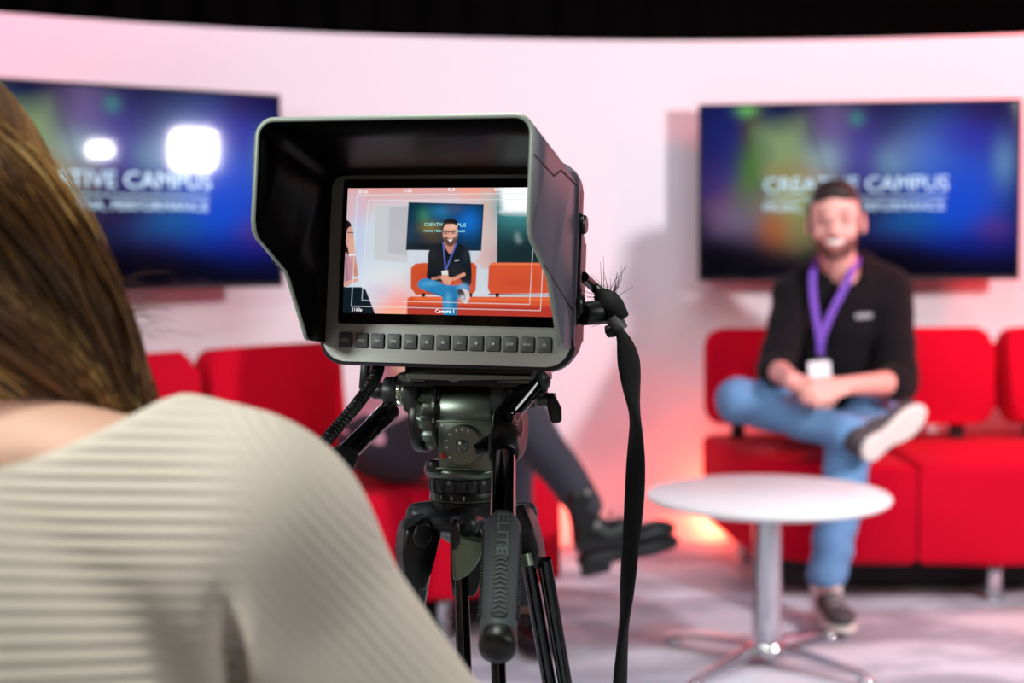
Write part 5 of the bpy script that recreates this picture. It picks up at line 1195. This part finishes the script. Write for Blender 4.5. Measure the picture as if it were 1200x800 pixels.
# sweater
S = SDF((-.62, .18, .55), (.16, .94, 1.10), .0036)
f_torso(S, .010)
S.ell((-.30, .495, .80), (.165, .110, .20), k=.05)
for s_, e_, w_ in ((fsR, feR, fwR), (fsL, feL, fwL)): S.rc(s_, e_, .060, .078, k=.012); S.rc(e_, e_.lerp(w_, .85), .066, .042, k=.02)
S.warp(folds(.0022, 17, 15, .8))
S.warp(lambda x, y, z: .015 * np.exp(-((x + .104 + (z - .9) * .10) / .0050) ** 2) * np.clip((.950 - z) / .03, 0, 1) * (y < .60))
S.ell((-.250, .60, 1.056), (.128, .17, .080), k=.006, op='sub')
S.cut((0, 0, .60), (0, 0, -1))
Psw, Qsw = S.mesh(); me = np_mesh('sweater', Psw, Qsw); sw = link('sweater', me, M_knit, fg, 180)
ax = npv(feR - fsR); aL = np.linalg.norm(ax); ax /= aL; rel = Psw - npv(fsR); tt = rel @ ax; dist = np.linalg.norm(rel - tt[:, None] * ax, axis=1)
wa = 1 / (1 + np.exp(-((Psw[:, 0] + .108 + (Psw[:, 2] - .9) * .10) / .006)))
for nm, v in (('rib', Psw[:, 2] * .97 + Psw[:, 1] * .25 + .004 * np.sin(Psw[:, 0] * 9)), ('wale', Psw[:, 0]), ('arm_rib', rel @ np.array((.72, .1, .62))), ('arm_wale', rel @ np.array((.62, .1, -.72))), ('arm_weight', wa)):
    a = me.attributes.new(nm, 'FLOAT', 'POINT'); a.data.foreach_set('value', v.astype(np.float32))
S = SDF((-.56, .2, .05), (-.08, .98, .74), .006); S.ell((-.33, .37, .585), (.170, .130, .120), k=0, infl=.01)
for x in (-.42, -.24): S.rc((x, .38, .57), (x, .78, .56), .085, .062, k=.03, infl=.01); S.rc((x, .78, .56), (x, .74, .12), .060, .045, k=.02, infl=.01)
S.cut((0, 0, .68), (0, 0, 1)); sdf_obj('trousers', S, M_navy, fg)
for x in (-.42, -.24): shoe(fg, (x, .74, .098), (0, 1, 0), (0, 0, -1), M_shoe, M_sole, .25, .018)
# hair: under-mass coloured dark as the shade between strands, and many strands
hcn = np.array((-.312, .660, 1.038))
S = SDF(hcn - .20, hcn + .20, .0035); S.ell(hcn, (.107, .108, .109), k=0); S.rc(hcn + (.01, 0, -.03), (-.186, .645, 1.004), .060, .008, k=.03)
S.rc(hcn + (0, .05, -.02), hcn + (.04, .05, -.12), .06, .03, k=.03); S.ell(FH.L(0, -.012, .034), (.088, .106, .102), FH.R, k=.02)
for e in (-1, 1): S.rc(FH.L(e * .074, .0, .03), FH.L(e * .080, -.01, -.12), .026, .020, k=.02)
S.ell(FH.L(0, .092, -.045), (.058, .07, .088), FH.R, k=.01, op='sub')
hs = sdf_obj('hair', S, M_hair, fg); a = hs.data.attributes.new('shade', 'FLOAT', 'POINT'); a.data.foreach_set('value', np.full(len(hs.data.vertices), .12, np.float32))
def slerp(a, b, t):
    om = math.acos(max(-1, min(1, float(a @ b)))); so_ = math.sin(om) or 1e-6
    return (np.sin((1 - t) * om)[:, None] * a + np.sin(t * om)[:, None] * b) / so_
hv, hf, hsd = [], [], []
def add_strand(P_, r0, shade):
    P_ = np.asarray(P_); n = len(P_); T = np.gradient(P_, axis=0); T /= np.linalg.norm(T, axis=1)[:, None] + 1e-9
    X_ = np.cross(T, (.3, .2, 1.)); X_ /= np.linalg.norm(X_, axis=1)[:, None] + 1e-9; Y_ = np.cross(T, X_)
    rr = r0 * np.minimum(1, np.linspace(3.2, .5, n))[:, None]; base = len(hv) * 0 + sum(len(x) for x in hv) if False else add_strand.n
    R3 = [P_ + rr * (X_ * math.cos(a) + Y_ * math.sin(a)) for a in (0, 2.094, 4.189)]
    V = np.stack(R3, 1).reshape(-1, 3); hv.append(V); hsd.append(np.full(len(V), shade))
    i = np.arange(n - 1)[:, None] * 3; k = np.arange(3)[None, :]; k2 = (k + 1) % 3
    hf.append(np.stack([base + i + k, base + i + k2, base + i + 3 + k2, base + i + 3 + k], -1).reshape(-1, 4)); add_strand.n += len(V)
add_strand.n = 0
tt = np.linspace(0, 1, 18); clump = rng.random(90)
for i in range(5200):
    cid = rng.integers(0, 90); crng = np.random.default_rng(1000 + cid)
    ph = crng.uniform(-2.9, .35); zz = crng.uniform(.05, 1.0); s0 = np.array((math.cos(ph) * math.sqrt(1 - zz * zz), math.sin(ph) * math.sqrt(1 - zz * zz), zz)) + rng.normal(0, .085, 3); s0 /= np.linalg.norm(s0)
    u = crng.random() ** .55; E = np.array((-.31, .585, .962)) * (1 - u) + np.array((-.168, .640, .992)) * u + rng.normal(0, .0045, 3) + (0, 0, -.012 * rng.random())
    e = E - hcn; eR_ = np.linalg.norm(e); e /= eR_; R0 = .1140 + rng.normal(0, .0018) + .002 * crng.random()
    P_ = hcn + slerp(s0, e, tt) * (R0 * (1 - tt ** 2.2) + max(eR_, .085) * tt ** 2.2)[:, None]
    P_ += (np.sin(tt * 5 + crng.uniform(0, 6))[:, None] * crng.normal(0, .0022, 3))
    sh_ = np.clip((.62 if cid % 6 == 0 else 0) + .16 + .80 * clump[cid] ** 1.5 + rng.normal(0, .10), 0, 1)
    add_strand(P_, rng.uniform(.00035, .0007), sh_)
for i in range(3200):                                           # the front and sides of the head
    e_ = -1 if i % 2 else 1; s0 = np.array((e_ * abs(rng.normal(0, .10)), rng.uniform(-1.0, .62), 0.)); s0[2] = math.sqrt(max(.05, 1 - s0[0] ** 2 - s0[1] ** 2)); s0 /= np.linalg.norm(s0)
    e = np.array((e_ * rng.uniform(.80, 1.0), min(s0[1] * .25, .10) - .12 * rng.random(), -.55 - .5 * rng.random())); e /= np.linalg.norm(e)
    D_ = slerp(s0, e, tt) * np.array((.0905, .1085, .1045)); P_ = FH.c + ((D_ + (0, -.012, .034)) @ FH.R.T)
    add_strand(P_, rng.uniform(.0004, .0007), float(np.clip(.2 + .5 * clump[int((s0[1] + 1) * 24) % 90] ** 1.5 + rng.normal(0, .08), 0, 1)))
for i in range(26):                                             # flyaways at the side
    b = hcn + np.array((.108, -.01, -.0)) + rng.normal(0, .008, 3); e = np.array((-.160, .65, 1.045)) + rng.normal(0, .009, 3)
    P_ = b + (e - b) * tt[:, None] + np.stack([.004 * np.sin(tt * 3.1), 0 * tt, .004 * np.sin(tt * 3.1)], 1); add_strand(P_, .00016, rng.uniform(.3, .6))
for i in range(120):                                            # a lock falling down the back at the left
    b = np.array((-.212, .535, 1.000)) + rng.normal(0, .006, 3); e = np.array((-.182, .470, .875)) + rng.normal(0, .005, 3)
    P_ = b + (e - b) * tt[:, None] + np.stack([.010 * np.sin(tt * 3.1), -.012 * np.sin(tt * 3.1), 0 * tt], 1); add_strand(P_, .0005, rng.uniform(.05, .3))
mh = np_mesh('hair_strands', np.concatenate(hv), np.concatenate(hf)); st = link('hair_strands', mh, M_hair, hs, 180)
a = mh.attributes.new('shade', 'FLOAT', 'POINT'); a.data.foreach_set('value', np.concatenate(hsd).astype(np.float32)[:len(mh.vertices)])
# stool under her
stl = empty('stool', (-.33, .38, 0))
bm = bmesh.new(); add_lathe(bm, [(0, .415), (.17, .415), (.18, .425), (.18, .455), (.165, .47), (0, .472)], n=48); obj('seat', bm, M_blk, stl, 50)
bm = bmesh.new(); add_cyl(bm, (0, 0, .03), (0, 0, .416), .025, .002, 24); obj('column', bm, M_chrome, stl)
bm = bmesh.new(); add_lathe(bm, [(0, 0), (.2, 0), (.2, .008), (.03, .035), (0, .035)], n=48); obj('base', bm, M_chrome, stl)
tag(stl, 'black round stool under the woman in the cream sweater', 'stool')

# ================================================================== LIGHT
def area(name, loc, target, size, power, rgb, sy=None, spread=180):
    l = bpy.data.lights.new(name, 'AREA'); l.energy = power; l.color = s2l(rgb); l.size = size; l.spread = math.radians(spread)
    if sy: l.shape = 'RECTANGLE'; l.size_y = sy
    o = bpy.data.objects.new(name, l); col.objects.link(o); o.location = loc
    o.rotation_euler = (Vector(target) - Vector(loc)).to_track_quat('-Z', 'Y').to_euler(); return o
area('key_panel', (2.35, 2.31, 1.69), (.2, 4.6, 1.0), .21, 50, (255, 246, 250), .18, spread=150)
area('second_panel', (3.57, .75, 1.82), (0, 4.6, 1.0), .15, 4, (255, 250, 255), .08, spread=150)
area('overhead_wash', (.6, 2.7, 3.3), (.5, 5.0, .7), 1.6, 37, (226, 240, 255))
area('overhead_left', (-1.6, 1.6, 3.2), (-.6, 4.6, .8), 1.2, 13, (232, 236, 255))
area('operator_light', (-.2, .9, 2.9), (-.12, .85, .95), .4, 30, (246, 255, 240))
area('side_fill', (2.6, -.2, 2.0), (0, 1.0, 1.0), .9, 24, (245, 250, 246))
area('front_left_fill', (-1.9, -.5, 2.0), (0, 1.0, 1.0), .5, 46, (248, 255, 248))  # fill added to brighten the face plate of the studio camera
area('red_top_left', (-1.5, 4.1, 2.35), (-1.0, 4.85, 1.8), .2, 10, (255, 50, 120), 2.4)
area('red_top_right', (2.35, 4.3, 2.2), (2.25, 5.05, 1.55), .25, 42, (255, 40, 36))
area('floor_glow_left', (.08, 5.08, .03), (.12, 5.2, .04), .08, 3.0, (255, 84, 54), .3, spread=120)
area('floor_glow_right', (.76, 5.12, .03), (.72, 5.22, .08), .07, 4.5, (255, 84, 54), .3, spread=130)
w_ = bpy.data.worlds.new('studio_dark'); sc.world = w_; w_.use_nodes = True
w_.node_tree.nodes['Background'].inputs['Color'].default_value = (*s2l((120, 112, 122)), 1); w_.node_tree.nodes['Background'].inputs['Strength'].default_value = .15
sc.view_settings.view_transform = 'Standard'; sc.view_settings.look = 'None'; sc.view_settings.gamma = 1; sc.view_settings.exposure = 0
sc.view_settings.use_curve_mapping = False
